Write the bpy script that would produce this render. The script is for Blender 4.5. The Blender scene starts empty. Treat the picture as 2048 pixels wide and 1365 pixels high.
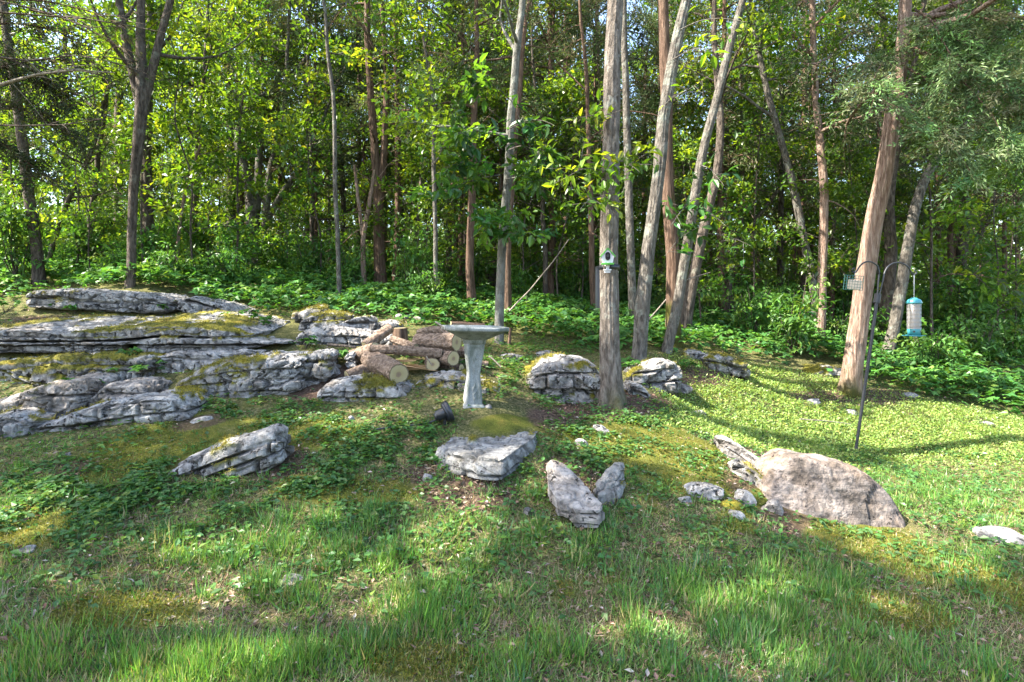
import bpy, math, time, re
import numpy as np
from mathutils import Vector, Matrix
T0 = time.time()
sc = bpy.context.scene
COL = sc.collection
FPX, HZ, CAMZ = 1137.0, 600.0, 1.5          # focal length and horizon in photograph pixels, eye height
# ---------------------------------------------------------------- camera
cam = bpy.data.cameras.new('camera'); camo = bpy.data.objects.new('camera', cam); COL.objects.link(camo)
cam.sensor_width = 36; cam.lens = FPX * 36 / 2048; cam.shift_y = -(682.5 - HZ) / 2048
cam.clip_start = 0.05; cam.clip_end = 1500
camo.location = (0, 0, CAMZ); camo.rotation_euler = (math.radians(90), 0, 0)
sc.camera = camo
# ---------------------------------------------------------------- sky, sun, exposure
SUN = np.array([-0.80, -0.15, 0.92]); SUN /= np.linalg.norm(SUN)      # direction towards the sun
elev = math.asin(SUN[2]); azim = math.atan2(SUN[0], SUN[1])
w = bpy.data.worlds.new('World'); sc.world = w; w.use_nodes = True
nt = w.node_tree; nt.nodes.clear()
o_ = nt.nodes.new('ShaderNodeOutputWorld'); b_ = nt.nodes.new('ShaderNodeBackground'); s_ = nt.nodes.new('ShaderNodeTexSky')
s_.sky_type = 'NISHITA'; s_.sun_disc = False; s_.sun_elevation = elev; s_.sun_rotation = azim
s_.air_density = 1.0; s_.dust_density = 2.0; s_.ozone_density = 1.0
b_.inputs['Strength'].default_value = 0.15
nt.links.new(s_.outputs[0], b_.inputs[0]); nt.links.new(b_.outputs[0], o_.inputs[0])
sl = bpy.data.lights.new('sun', 'SUN'); slo = bpy.data.objects.new('sun', sl); COL.objects.link(slo)
sl.energy = 5.0; sl.angle = math.radians(0.53); sl.color = (1.0, 0.93, 0.80)
slo.rotation_euler = Vector(SUN).to_track_quat('Z', 'Y').to_euler(); slo.location = (-8, 3, 12)
sc.view_settings.view_transform = 'Standard'; sc.view_settings.look = 'None'
sc.view_settings.exposure = 2.5; sc.view_settings.gamma = 1.0; sc.view_settings.use_curve_mapping = False
cy = sc.cycles
cy.max_bounces = 10; cy.diffuse_bounces = 5; cy.glossy_bounces = 2; cy.transmission_bounces = 6; cy.transparent_max_bounces = 8
cy.sample_clamp_indirect = 6.0; cy.caustics_reflective = False; cy.caustics_refractive = False
cy.use_denoising = True

# ================================================================ helpers
RNG = np.random.default_rng(7)
def rs(seed): return np.random.default_rng(seed)
def _h(ix, iy, iz, s):
    n = (ix * 374761393 + iy * 668265263 + iz * 2147483647 + s * 974634777) & 0xFFFFFFFF
    n = ((n ^ (n >> 13)) * 1274126177) & 0xFFFFFFFF
    n = ((n ^ (n >> 16)) * 2246822519) & 0xFFFFFFFF
    return ((n ^ (n >> 15)) & 0xFFFFFF) / float(0xFFFFFF)
def vnoise(p, s=0):
    p = np.asarray(p, float); i = np.floor(p).astype(np.int64); f = p - i; f = f * f * f * (f * (f * 6 - 15) + 10)
    x, y, z = i[..., 0], i[..., 1], i[..., 2]; fx, fy, fz = f[..., 0], f[..., 1], f[..., 2]
    def L(a, b, t): return a + (b - a) * t
    c = [_h(x + dx, y + dy, z + dz, s) for dz in (0, 1) for dy in (0, 1) for dx in (0, 1)]
    return L(L(L(c[0], c[1], fx), L(c[2], c[3], fx), fy), L(L(c[4], c[5], fx), L(c[6], c[7], fx), fy), fz) * 2 - 1
def fbm(p, octv=4, s=0):
    p = np.asarray(p, float); a, t, n = 1.0, 0.0, 0.0
    for k in range(octv):
        t = t + a * vnoise(p * 2 ** k + 17.3 * k, s + k); n += a; a *= 0.5
    return t / n
def worley(p, s=0):
    p = np.asarray(p, float); i = np.floor(p).astype(np.int64); f1 = np.full(len(p), 9.); f2 = np.full(len(p), 9.); cid = np.zeros(len(p))
    for dx in (-1, 0, 1):
        for dy in (-1, 0, 1):
            for dz in (-1, 0, 1):
                c = i + [dx, dy, dz]; q = c + np.stack([_h(c[:, 0], c[:, 1], c[:, 2], s + k) for k in (1, 2, 3)], -1)
                d = np.linalg.norm(p - q, axis=1); h = _h(c[:, 0], c[:, 1], c[:, 2], s + 9); nw = d < f1
                f2 = np.where(nw, f1, np.minimum(f2, d)); cid = np.where(nw, h, cid); f1 = np.where(nw, d, f1)
    return f1, f2, cid * 2 - 1
def fbm2(x, y, sc_=1.0, octv=4, s=0):
    return fbm(np.stack([x * sc_, y * sc_, np.zeros_like(x) + s * 3.7], -1), octv, s)
def sstep(a, b, x):
    t = np.clip((x - a) / (b - a), 0, 1); return t * t * (3 - 2 * t)
def unit(v): return v / np.maximum(np.linalg.norm(v, axis=-1, keepdims=True), 1e-9)
def P(px, py, d): return np.array([(px - 1024) / FPX * d, d, CAMZ - (py - HZ) / FPX * d])
def proj(p):
    y = np.maximum(p[..., 1], 0.3)
    return 1024 + p[..., 0] / y * FPX, HZ + (CAMZ - p[..., 2]) / y * FPX

# ---------------------------------------------------------------- terrain function (thin plate spline through surveyed spots)
_c = [(0,1365,2.05),(512,1365,2.15),(1024,1365,2.23),(1536,1365,2.3),(2048,1365,2.35),
 (0,1150,2.75),(512,1150,2.85),(1024,1150,2.95),(1536,1150,3.1),(2048,1150,3.25),
 (0,1000,3.5),(512,1000,3.55),(1024,1000,3.55),(1400,1010,3.8),(1700,1055,4.0),(2048,1080,3.75),
 (0,900,4.2),(300,920,4.0),(600,900,4.1),(850,900,4.1),(1150,900,4.3),(1400,920,4.5),(1560,960,4.5),(1710,905,6.0),(2048,900,6.0),(2048,980,4.8),
 (100,870,4.4),(300,840,4.5),(500,810,4.85),(700,812,4.8),(940,822,4.6),(1150,815,5.4),(1220,805,5.4),(1400,820,6.1),(1550,850,6.1),
 (1000,775,5.2),(800,760,5.2),(1300,780,5.9),(1450,750,7.0),(1560,780,7.3),(1700,787,7.5),(1900,800,7.6),(2048,830,7.3),
 (1000,690,7.4),(1100,680,7.8),(1280,725,6.8),(1350,702,7.4),(1640,692,9.5),(1800,720,9.2),(2048,725,9.6),
 (700,700,5.9),(850,660,7.0),(680,605,9.0),(876,606,9.0),(940,614,9.5),(1150,630,10),(1450,650,11),
 (0,712,5.85),(250,710,5.85),(0,785,5.25),(150,782,5.25),(280,776,5.3),(60,838,4.7),(240,820,4.85),(450,700,5.9),(560,690,6.0),(600,740,5.4),(20,642,7.0),(200,638,7.1),(400,645,7.0),(550,645,7.0),
 (262,574,8.2),(20,600,8.0),(480,612,8.2)]
_pts = [P(*c) for c in _c] + [np.array(q, float) for q in [(-12,14,2.1),(-6,14,2.0),(0,14,1.55),(6,14,1.1),(12,14,.95),
 (-25,28,2.4),(0,28,1.8),(25,28,1.3),(-70,70,2.6),(0,70,2.2),(70,70,1.8),(-8,4,1.0),(-12,8,1.9),(-15,2,.9),(9,4,-.2),(14,8,.1),(20,2,-.3),
 (-10,-6,0),(0,-6,-.2),(10,-6,-.4),(0,-40,-.6),(70,0,-.4),(-70,0,1.5),(0,200,2.2),(-200,60,2.4),(200,60,1.5),(0,-150,-.6)]]
_C = np.array(_pts); _k = len(_C)
def _U(r2): return np.where(r2 > 1e-12, 0.5 * r2 * np.log(np.maximum(r2, 1e-12)), 0.0)
_K = _U(((_C[:, None, :2] - _C[None, :, :2]) ** 2).sum(-1)) + np.eye(_k) * 0.02
_Pm = np.c_[np.ones(_k), _C[:, :2]]
_A = np.block([[_K, _Pm], [_Pm.T, np.zeros((3, 3))]])
_w = np.linalg.solve(_A, np.r_[_C[:, 2], np.zeros(3)])
def G_exact(x, y):
    x = np.asarray(x, float); y = np.asarray(y, float); sh = x.shape; q = np.stack([x.ravel(), y.ravel()], -1)
    out = np.empty(len(q))
    for i in range(0, len(q), 40000):
        a = q[i:i + 40000]; r2 = ((a[:, None] - _C[None, :, :2]) ** 2).sum(-1)
        out[i:i + 40000] = _U(r2) @ _w[:_k] + _w[_k] + a @ _w[_k + 1:]
    return np.clip(out, -1.5, 5).reshape(sh)
_gx = np.linspace(-32, 32, 513); _gy = np.linspace(-8, 56, 513)
_GX, _GY = np.meshgrid(_gx, _gy, indexing='ij'); _GZ = G_exact(_GX, _GY)
def G(x, y):
    a = np.clip((np.asarray(x, float) + 32) * 8, 0, 511.999); b = np.clip((np.asarray(y, float) + 8) * 8, 0, 511.999)
    i = a.astype(int); j = b.astype(int); u = a - i; v = b - j
    return (_GZ[i, j] * (1 - u) * (1 - v) + _GZ[i + 1, j] * u * (1 - v) + _GZ[i, j + 1] * (1 - u) * v + _GZ[i + 1, j + 1] * u * v)
def gp(px, py, dmax=14.0):
    """where the line of sight through a photograph pixel meets the ground"""
    d = np.linspace(1.6, dmax, 1600); x = (px - 1024) / FPX * d; z = CAMZ - (py - HZ) / FPX * d
    below = np.nonzero(z < G(x, d))[0]
    k = below[0] if len(below) else len(d) - 1
    return np.array([x[k], d[k], float(G(x[k], d[k]))])

# ---------------------------------------------------------------- mesh building
def mesh_obj(name, V, F, mat=None, cols=None, smooth=True, parent=None, attrs=None, mats=None, midx=None):
    me = bpy.data.meshes.new(name)
    V = np.ascontiguousarray(V, np.float32)
    Fs = F if isinstance(F, list) else [F]
    Fs = [np.ascontiguousarray(f, np.int32) for f in Fs if len(f)]
    nl = sum(f.size for f in Fs); npoly = sum(len(f) for f in Fs)
    me.vertices.add(len(V)); me.vertices.foreach_set('co', V.ravel())
    me.loops.add(nl); me.loops.foreach_set('vertex_index', np.concatenate([f.ravel() for f in Fs]))
    me.polygons.add(npoly)
    tot = np.concatenate([np.full(len(f), f.shape[1], np.int32) for f in Fs])
    me.polygons.foreach_set('loop_start', np.r_[0, np.cumsum(tot)[:-1]].astype(np.int32))
    me.polygons.foreach_set('use_smooth', np.full(npoly, bool(smooth)))
    for m in (mats or ([mat] if mat else [])): me.materials.append(m)
    if midx is not None: me.polygons.foreach_set('material_index', np.asarray(midx, np.int32))
    if cols is not None:
        at = me.color_attributes.new('Col', 'FLOAT_COLOR', 'POINT')
        at.data.foreach_set('color', np.c_[np.asarray(cols, np.float32), np.ones(len(V), np.float32)].astype(np.float32).ravel())
    for k, a in (attrs or {}).items():
        at = me.attributes.new(k, 'FLOAT', 'POINT'); at.data.foreach_set('value', np.ascontiguousarray(a, np.float32))
    me.update(calc_edges=True)
    o = bpy.data.objects.new(name, me); COL.objects.link(o)
    if parent is not None: o.parent = parent
    return o
def tag(o, label, cat, group=None, kind=None):
    if kind: o['kind'] = kind
    if label: o['label'] = label
    if cat: o['category'] = cat
    if group: o['group'] = group
    return o
def empty(name, loc=(0, 0, 0)):
    o = bpy.data.objects.new(name, None); COL.objects.link(o); o.location = loc; o.empty_display_size = 0.1
    return o
def recenter(o, loc):
    """put the origin at the thing's foot"""
    o.data.transform(Matrix.Translation(-Vector(loc))); o.location = loc; return o
class MB:
    """collects shapes that make one part"""
    def __init__(s): s.V = []; s.F = {3: [], 4: []}; s.n = 0
    def add(s, V, F):
        V = np.asarray(V, float); F = np.asarray(F, int)
        s.V.append(V); s.F[F.shape[1]].append(F + s.n); s.n += len(V); return s
    def box(s, c, size, R=None):
        v = np.array([[x, y, z] for x in (-.5, .5) for y in (-.5, .5) for z in (-.5, .5)]) * np.array(size)
        if R is not None: v = v @ np.array(R).T
        return s.add(v + np.array(c), [[0, 1, 3, 2], [4, 6, 7, 5], [0, 4, 5, 1], [2, 3, 7, 6], [0, 2, 6, 4], [1, 5, 7, 3]])
    def tube(s, pts, rad, n=8, cap=True):
        V, F = tube(pts, rad, n); k = s.n; s.add(V, F)
        if cap:
            m = len(np.atleast_2d(pts))
            for r in (0, m - 1):
                c = V[r * n:(r + 1) * n].mean(0); idx = np.arange(n)
                VV = np.vstack([V[r * n:(r + 1) * n], c]); s.add(VV, np.c_[idx, (idx + 1) % n, np.full(n, n)])
        return s
    def build(s, name, mat, parent=None, smooth=True, cols=None):
        F = [np.concatenate(f) for f in s.F.values() if f]
        return mesh_obj(name, np.vstack(s.V), F, mat, smooth=smooth, parent=parent, cols=cols)
def frames(pts):
    t = unit(np.gradient(pts, axis=0)); ref = np.array([0., 0, 1]) if abs(t[:, 2]).mean() < .8 else np.array([1., 0, 0])
    a = unit(np.cross(t, ref)); b = np.cross(t, a); return t, a, b
def tube(pts, rad, n=8):
    pts = np.asarray(pts, float); rad = np.broadcast_to(np.asarray(rad, float), (len(pts),)); t, a, b = frames(pts)
    th = np.arange(n) / n * 2 * np.pi
    V = pts[:, None] + rad[:, None, None] * (np.cos(th)[None, :, None] * a[:, None] + np.sin(th)[None, :, None] * b[:, None])
    m = len(pts); i = np.arange(m - 1)[:, None] * n; j = np.arange(n)[None]
    F = np.stack([i + j, i + (j + 1) % n, i + n + (j + 1) % n, i + n + j], -1).reshape(-1, 4)
    return V.reshape(-1, 3), F
def lathe(prof, n=24):
    prof = np.array(prof, float); th = np.arange(n) / n * 2 * np.pi; m = len(prof)
    V = np.stack([prof[:, None, 0] * np.cos(th), prof[:, None, 0] * np.sin(th), np.repeat(prof[:, 1:2], n, 1)], -1).reshape(-1, 3)
    i = np.arange(m - 1)[:, None] * n; j = np.arange(n)[None]
    return V, np.stack([i + j, i + (j + 1) % n, i + n + (j + 1) % n, i + n + j], -1).reshape(-1, 4)
def resample(pts, n):
    pts = np.asarray(pts, float); s = np.r_[0, np.cumsum(np.linalg.norm(np.diff(pts[:, :3], axis=0), axis=1))]
    u = np.linspace(0, s[-1], n); out = np.stack([np.interp(u, s, pts[:, k]) for k in range(pts.shape[1])], -1)
    for _ in range(2): out[1:-1] = (out[:-2] + 2 * out[1:-1] + out[2:]) / 4
    return out
def vnormals(V, F):
    n = np.zeros_like(V); a, b, c, d = (V[F[:, k]] for k in range(4)); fn = np.cross(c - a, d - b)
    for k in range(4):
        for ax in range(3): n[:, ax] += np.bincount(F[:, k], fn[:, ax], len(V))
    return unit(n)
# leaf-like shapes: template of (along, across, lift) points and faces, placed many times
TPL = {
 'quad': (np.array([[0, 0, 0], [.45, .5, .10], [1, 0, 0], [.45, -.5, .10]]), np.array([[0, 1, 2], [0, 2, 3]])),
 'leaf': (np.array([[0, 0, 0], [.3, .42, .09], [.65, .36, .05], [1, 0, -.08], [.65, -.36, .05], [.3, -.42, .09], [.5, 0, 0]]),
          np.array([[0, 1, 6], [1, 2, 6], [2, 3, 6], [3, 4, 6], [4, 5, 6], [5, 0, 6]])),
 'lobed': (np.array([[0, 0, 0], [.12, .48, .05], [.42, .52, -.02], [.45, .22, .05], [1, 0, -.06], [.45, -.22, .05], [.42, -.52, -.02], [.12, -.48, .05]]),
          np.array([[0, 1, 3], [1, 2, 3], [0, 3, 4], [0, 4, 5], [0, 5, 7], [5, 6, 7]])),
 'blade': (np.array([[0, .5, 0], [0, -.5, 0], [.5, .4, .05], [.5, -.4, .05], [1, 0, -.28]]), np.array([[0, 1, 3], [0, 3, 2], [2, 3, 4]])),
}
def leaves(kind, pos, axis, nrm, L, W, col):
    T, TF = TPL[kind]; n = len(pos); axis = unit(axis); s = unit(np.cross(nrm, axis)); m = np.cross(axis, s)
    L = np.broadcast_to(L, (n,)); W = np.broadcast_to(W, (n,))
    V = (pos[:, None] + T[None, :, 0:1] * (axis * L[:, None])[:, None] + T[None, :, 1:2] * (s * W[:, None])[:, None] + T[None, :, 2:3] * (m * L[:, None])[:, None])
    F = (TF[None] + (np.arange(n) * len(T))[:, None, None]).reshape(-1, 3)
    return V.reshape(-1, 3), F, np.repeat(col, len(T), 0)
def cat(parts):
    V, F, C, k = [], [], [], 0
    for v, f, c in parts: V.append(v); F.append(f + k); C.append(c); k += len(v)
    return np.vstack(V), np.vstack(F), np.vstack(C)
def rdir(r, n): return unit(r.normal(size=(n, 3)))
def palette(r, n, cols, wts, jit=.18):
    c = np.array(cols)[r.choice(len(cols), n, p=np.array(wts) / np.sum(wts))]
    return np.clip(c * (1 + r.normal(0, jit, (n, 1))) * (1 + r.normal(0, .07, (n, 3))), .004, .9)

# ---------------------------------------------------------------- materials
def mat(name):
    m = bpy.data.materials.new(name); m.use_nodes = True; n = m.node_tree; n.nodes.clear()
    out = n.nodes.new('ShaderNodeOutputMaterial'); return m, n, out
def nd(n, t, **kw):
    x = n.nodes.new(t)
    for k, v in kw.items():
        if k in x.inputs: x.inputs[k].default_value = v
        else: setattr(x, k, v)
    return x
def lk(n, a, b): n.links.new(a, b)
def ramp(n, fac, stops):
    r = n.nodes.new('ShaderNodeValToRGB'); e = r.color_ramp.elements
    while len(e) < len(stops): e.new(0.5)
    for k, (p, c) in enumerate(stops): e[k].position = p; e[k].color = (*c, 1) if len(c) == 3 else c
    lk(n, fac, r.inputs[0]); return r.outputs[0]
def mix(n, fac, a, b, bt='MIX'):
    x = n.nodes.new('ShaderNodeMix'); x.data_type = 'RGBA'; x.blend_type = bt
    for s, v in ((x.inputs[0], fac), (x.inputs[6], a), (x.inputs[7], b)):
        if hasattr(v, 'links'): lk(n, v, s)
        else: s.default_value = v if isinstance(v, (int, float)) else (*v, 1)
    return x.outputs[2]
def noise(n, scale, detail=4, rough=.55, vec=None, out='Fac', dist=0):
    x = nd(n, 'ShaderNodeTexNoise', Scale=scale, Detail=detail, Roughness=rough, Distortion=dist)
    if vec is not None: lk(n, vec, x.inputs['Vector'])
    return x.outputs[out]
def obj_coords(n, scale=(1, 1, 1), geo=False):
    m = nd(n, 'ShaderNodeMapping'); m.inputs['Scale'].default_value = scale
    src = n.nodes.new('ShaderNodeNewGeometry').outputs['Position'] if geo else n.nodes.new('ShaderNodeTexCoord').outputs['Object']
    lk(n, src, m.inputs[0]); return m.outputs[0]
def bump(n, h, strength=.5, dist=.02):
    b = nd(n, 'ShaderNodeBump', Strength=strength, Distance=dist); lk(n, h, b.inputs['Height']); return b.outputs[0]
def leaf_mat(name, trans=.45, gloss=.06, tint=(1.25, 1.2, .55), rough=.4):
    m, n, out = mat(name)
    a = nd(n, 'ShaderNodeAttribute', attribute_name='Col'); oi = n.nodes.new('ShaderNodeObjectInfo')
    hs = nd(n, 'ShaderNodeHueSaturation'); lk(n, a.outputs[0], hs.inputs['Color'])
    mr = nd(n, 'ShaderNodeMapRange'); lk(n, oi.outputs['Random'], mr.inputs[0]); mr.inputs[3].default_value = .8; mr.inputs[4].default_value = 1.2
    lk(n, mr.outputs[0], hs.inputs['Value'])
    d = nd(n, 'ShaderNodeBsdfDiffuse'); t = nd(n, 'ShaderNodeBsdfTranslucent'); g = nd(n, 'ShaderNodeBsdfGlossy', Roughness=rough)
    lk(n, hs.outputs[0], d.inputs[0]); lk(n, mix(n, 1.0, hs.outputs[0], tint, 'MULTIPLY'), t.inputs[0])
    x = nd(n, 'ShaderNodeMixShader'); x.inputs[0].default_value = trans; lk(n, d.outputs[0], x.inputs[1]); lk(n, t.outputs[0], x.inputs[2])
    y = nd(n, 'ShaderNodeMixShader'); y.inputs[0].default_value = gloss; lk(n, x.outputs[0], y.inputs[1]); lk(n, g.outputs[0], y.inputs[2])
    lk(n, y.outputs[0], out.inputs[0]); return m
M = {}
M['leaf'] = leaf_mat('leaf', .55, .03, (1.7, 1.45, .4))
M['cedar'] = leaf_mat('cedar_foliage', .25, .02, (1.2, 1.1, .7))
M['herb'] = leaf_mat('herb_leaf', .42, .025, (1.4, 1.3, .5))
M['grass'] = leaf_mat('grass_blade', .35, .03, (1.3, 1.2, .6))
M['litter'] = leaf_mat('dead_leaf', .15, .02, (1.1, 1, .9))
def bark_mat(name, dark, mid, light, lichen=None, ls=.5, fs=9.0, stretch=.30, bs=1.0):
    m, n, out = mat(name); v = obj_coords(n, (1, 1, stretch)); v1 = obj_coords(n)
    a = noise(n, fs * 3.2, 5, .62, v, dist=.25); b = noise(n, 2.6, 3, .6, v1)
    c = ramp(n, a, [(.36, dark), (.49, mid), (.62, light)])
    c = mix(n, mix(n, 1.0, b, (.7, .7, .7), 'MULTIPLY'), c, mid)
    if lichen:
        l = ramp(n, noise(n, 5.5, 6, .68, v1), [(.5 + .12 * (1 - ls), (0, 0, 0)), (.58 + .12 * (1 - ls), (1, 1, 1))])
        c = mix(n, l, c, mix(n, noise(n, 40, 3, .6, v1), lichen, light))
    mo = nd(n, 'ShaderNodeAttribute', attribute_name='moss')
    c = mix(n, mo.outputs['Fac'], c, mix(n, noise(n, 60, 3, .6, v1), (.03, .034, .008), (.10, .10, .02)))
    p = nd(n, 'ShaderNodeBsdfPrincipled', Roughness=.92); p.inputs['Specular IOR Level'].default_value = .15
    lk(n, c, p.inputs['Base Color']); lk(n, bump(n, a, bs, .06), p.inputs['Normal']); lk(n, p.outputs[0], out.inputs[0]); return m
M['oak'] = bark_mat('oak_bark', (0.039, 0.031, 0.025), (0.134, 0.112, 0.095), (0.234, 0.206, 0.178), (0.201, 0.212, 0.184), .5)
M['greybark'] = bark_mat('grey_bark', (0.031, 0.027, 0.024), (0.111, 0.098, 0.084), (0.190, 0.174, 0.153), (0.174, 0.195, 0.163), .75)
M['pale'] = bark_mat('pale_lichen_bark', (0.043, 0.041, 0.034), (0.125, 0.120, 0.106), (0.192, 0.187, 0.168), (0.192, 0.206, 0.178), .9, 6)
M['cedarbark'] = bark_mat('cedar_bark', (.085, .05, .038), (.25, .17, .13), (.40, .31, .25), None, 0, 14, .12)
M['darkbark'] = bark_mat('dark_bark', (.025, .02, .017), (.085, .068, .056), (.17, .14, .115), (.15, .16, .13), .25)
M['browncedar'] = bark_mat('brown_cedar_bark', (0.038, 0.024, 0.017), (0.128, 0.081, 0.058), (0.212, 0.145, 0.106), None, 0, 14, .10)
M['deadwood'] = bark_mat('dead_wood', (0.070, 0.059, 0.049), (0.189, 0.161, 0.133), (0.294, 0.266, 0.224), None, 0, 12, .2, .4)
M['logbark'] = bark_mat('log_bark', (.065, .045, .035), (.19, .135, .10), (.32, .245, .19), None, 0, 10, 1.0, .9)
def rock_mat(name, base, lightc, darkc, warm, pits=.5, warmth=.35):
    m, n, out = mat(name); v = obj_coords(n, geo=True)
    big = noise(n, 2.3, 4, .6, v); fine = noise(n, 26, 6, .68, v); mid = noise(n, 8, 5, .62, v, dist=.4)
    c = ramp(n, mid, [(.36, darkc), (.47, base), (.60, lightc)])
    c = mix(n, ramp(n, big, [(.52, (0, 0, 0)), (.52 + .4 * (1 - warmth), (.75, .75, .75))]), c, warm)
    c = mix(n, .75, c, ramp(n, fine, [(.34, (.2, .2, .22)), (.50, (1, 1, 1)), (.68, (1.3, 1.28, 1.25))]), 'MULTIPLY')
    pit = ramp(n, noise(n, 13, 4, .75, v, dist=.6), [(.555 + .09 * (1 - pits), (0, 0, 0)), (.60 + .09 * (1 - pits), (1, 1, 1))])
    c = mix(n, pit, c, (.022, .02, .018))
    cr = nd(n, 'ShaderNodeAttribute', attribute_name='groove')
    c = mix(n, cr.outputs['Fac'], c, (.05, .045, .04))
    mo = nd(n, 'ShaderNodeAttribute', attribute_name='moss')
    mc = ramp(n, noise(n, 5, 4, .6, v), [(.3, (.04, .036, .009)), (.45, (.11, .105, .014)), (.6, (.20, .175, .02)), (.74, (.24, .15, .03))])
    mc = mix(n, .8, mc, ramp(n, noise(n, 90, 4, .7, v), [(.3, (.25, .25, .25)), (.6, (1.2, 1.2, 1.2))]), 'MULTIPLY')
    c = mix(n, mo.outputs['Fac'], c, mc)
    p = nd(n, 'ShaderNodeBsdfPrincipled', Roughness=.9); p.inputs['Specular IOR Level'].default_value = .2
    lk(n, c, p.inputs['Base Color'])
    h = mix(n, .5, mix(n, .5, fine, mid), pit, 'SUBTRACT'); lk(n, bump(n, h, 1.0, .045), p.inputs['Normal'])
    lk(n, p.outputs[0], out.inputs[0]); return m
M['rock'] = rock_mat('limestone', (.225, .215, .208), (.34, .328, .315), (.105, .098, .092), (.22, .175, .135), .7, .25)
M['rockdark'] = rock_mat('grey_stone', (.185, .18, .172), (.28, .275, .265), (.09, .087, .083), (.19, .165, .135), .15, .3)
M['rockwarm'] = rock_mat('warm_stone', (.22, .195, .175), (.32, .29, .265), (.10, .09, .08), (.24, .175, .115), .4, .5)
def streaks(m):
    n = m.node_tree; bs = [x for x in n.nodes if x.type == 'BSDF_PRINCIPLED'][0]; old = bs.inputs['Base Color'].links[0].from_socket
    mp = nd(n, 'ShaderNodeMapping'); mp.inputs['Rotation'].default_value = (0, math.radians(38), 0); mp.inputs['Scale'].default_value = (1.6, 5, 15)
    lk(n, n.nodes.new('ShaderNodeNewGeometry').outputs['Position'], mp.inputs[0]); f = noise(n, 1.6, 6, .7, mp.outputs[0], dist=.6)
    c = mix(n, .9, old, ramp(n, f, [(.36, (.45, .46, .48)), (.47, (.95, .95, .97)), (.6, (1.2, 1.15, 1.1))]), 'MULTIPLY'); lk(n, c, bs.inputs['Base Color']); return m
M['boulder'] = streaks(rock_mat('streaked_boulder', (.185, .152, .13), (.25, .215, .19), (.105, .085, .07), (.22, .15, .095), .05, .55))
def plain(name, col, rough=.5, metal=0, spec=.4, var=.0, vs=20, bs=0):
    m, n, out = mat(name); p = nd(n, 'ShaderNodeBsdfPrincipled', Roughness=rough, Metallic=metal); p.inputs['Specular IOR Level'].default_value = spec
    v = obj_coords(n); f = noise(n, vs, 4, .6, v)
    c = mix(n, f, tuple(x * (1 - var) for x in col), tuple(min(1, x * (1 + var)) for x in col)); lk(n, c, p.inputs['Base Color'])
    if bs: lk(n, bump(n, f, bs, .004), p.inputs['Normal'])
    lk(n, p.outputs[0], out.inputs[0]); return m
M['concrete'] = plain('cast_concrete', (.235, .245, .238), .85, 0, .2, .3, 9, .6)
def stain(m):
    n = m.node_tree; bs = [x for x in n.nodes if x.type == 'BSDF_PRINCIPLED'][0]; old = bs.inputs['Base Color'].links[0].from_socket; v = obj_coords(n, (1, 1, .25))
    c = mix(n, ramp(n, noise(n, 16, 5, .65, v), [(.45, (0, 0, 0)), (.62, (.75, .75, .75))]), old, (.085, .10, .08)); c = mix(n, .8, c, ramp(n, noise(n, 120, 3, .7, obj_coords(n)), [(.3, (.55, .55, .55)), (.55, (1, 1, 1)), (.75, (1.3, 1.3, 1.3))]), 'MULTIPLY'); lk(n, c, bs.inputs['Base Color'])
stain(M['concrete'])
M['blackmetal'] = plain('black_steel', (.016, .017, .022), .5, 0, .5, .25, 30)
M['blackplastic'] = plain('black_plastic', (.014, .015, .02), .38, 0, .5, .2, 30)
M['white'] = plain('white_plastic', (.5, .49, .52), .45, 0, .4, .04)
M['green'] = plain('green_plastic', (.07, .30, .035), .45, 0, .4, .08)
M['lens'] = plain('camera_glass', (.006, .006, .008), .5, 0, .15)
M['teal'] = plain('teal_plastic', (.035, .20, .235), .4, 0, .5, .1)
M['wire'] = plain('steel_wire', (.40, .41, .43), .4, .6, .5, .1)
M['greenwire'] = plain('green_coated_wire', (.04, .12, .11), .5, 0, .4, .2)
M['suet'] = plain('suet_cake', (.52, .43, .34), .85, 0, .2, .3, 60, .6)
M['seed'] = plain('peanut_seed', (.55, .40, .25), .8, 0, .2, .35, 90, .6)
M['splinter'] = plain('split_wood', (.46, .31, .17), .85, 0, .2, .35, 16, .4)
M['panel'] = plain('slate_panel', (.018, .022, .032), .45, 0, .4, .1)
M['iron'] = plain('fence_iron', (.03, .035, .04), .6, 0, .4, .2)
def cut_mat():
    m, n, out = mat('cut_wood'); v = obj_coords(n)
    a = nd(n, 'ShaderNodeAttribute', attribute_name='ring')
    w_ = nd(n, 'ShaderNodeMath', operation='MULTIPLY'); lk(n, a.outputs['Fac'], w_.inputs[0]); w_.inputs[1].default_value = 60
    s1 = nd(n, 'ShaderNodeMath', operation='SINE'); lk(n, w_.outputs[0], s1.inputs[0])
    r = ramp(n, a.outputs['Fac'], [(0, (.20, .12, .10)), (.22, (.27, .17, .11)), (.34, (.40, .32, .16)), (.86, (.46, .38, .22)), (.93, (.12, .08, .05))])
    c = mix(n, mix(n, 1.0, noise(n, 12, 4, .6, v), (.6, .6, .6), 'MULTIPLY'), r, (.24, .21, .12))
    c = mix(n, .12, c, s1.outputs[0], 'MULTIPLY')
    p = nd(n, 'ShaderNodeBsdfPrincipled', Roughness=.85); lk(n, c, p.inputs['Base Color']); lk(n, p.outputs[0], out.inputs[0]); return m
M['cut'] = cut_mat()
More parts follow.
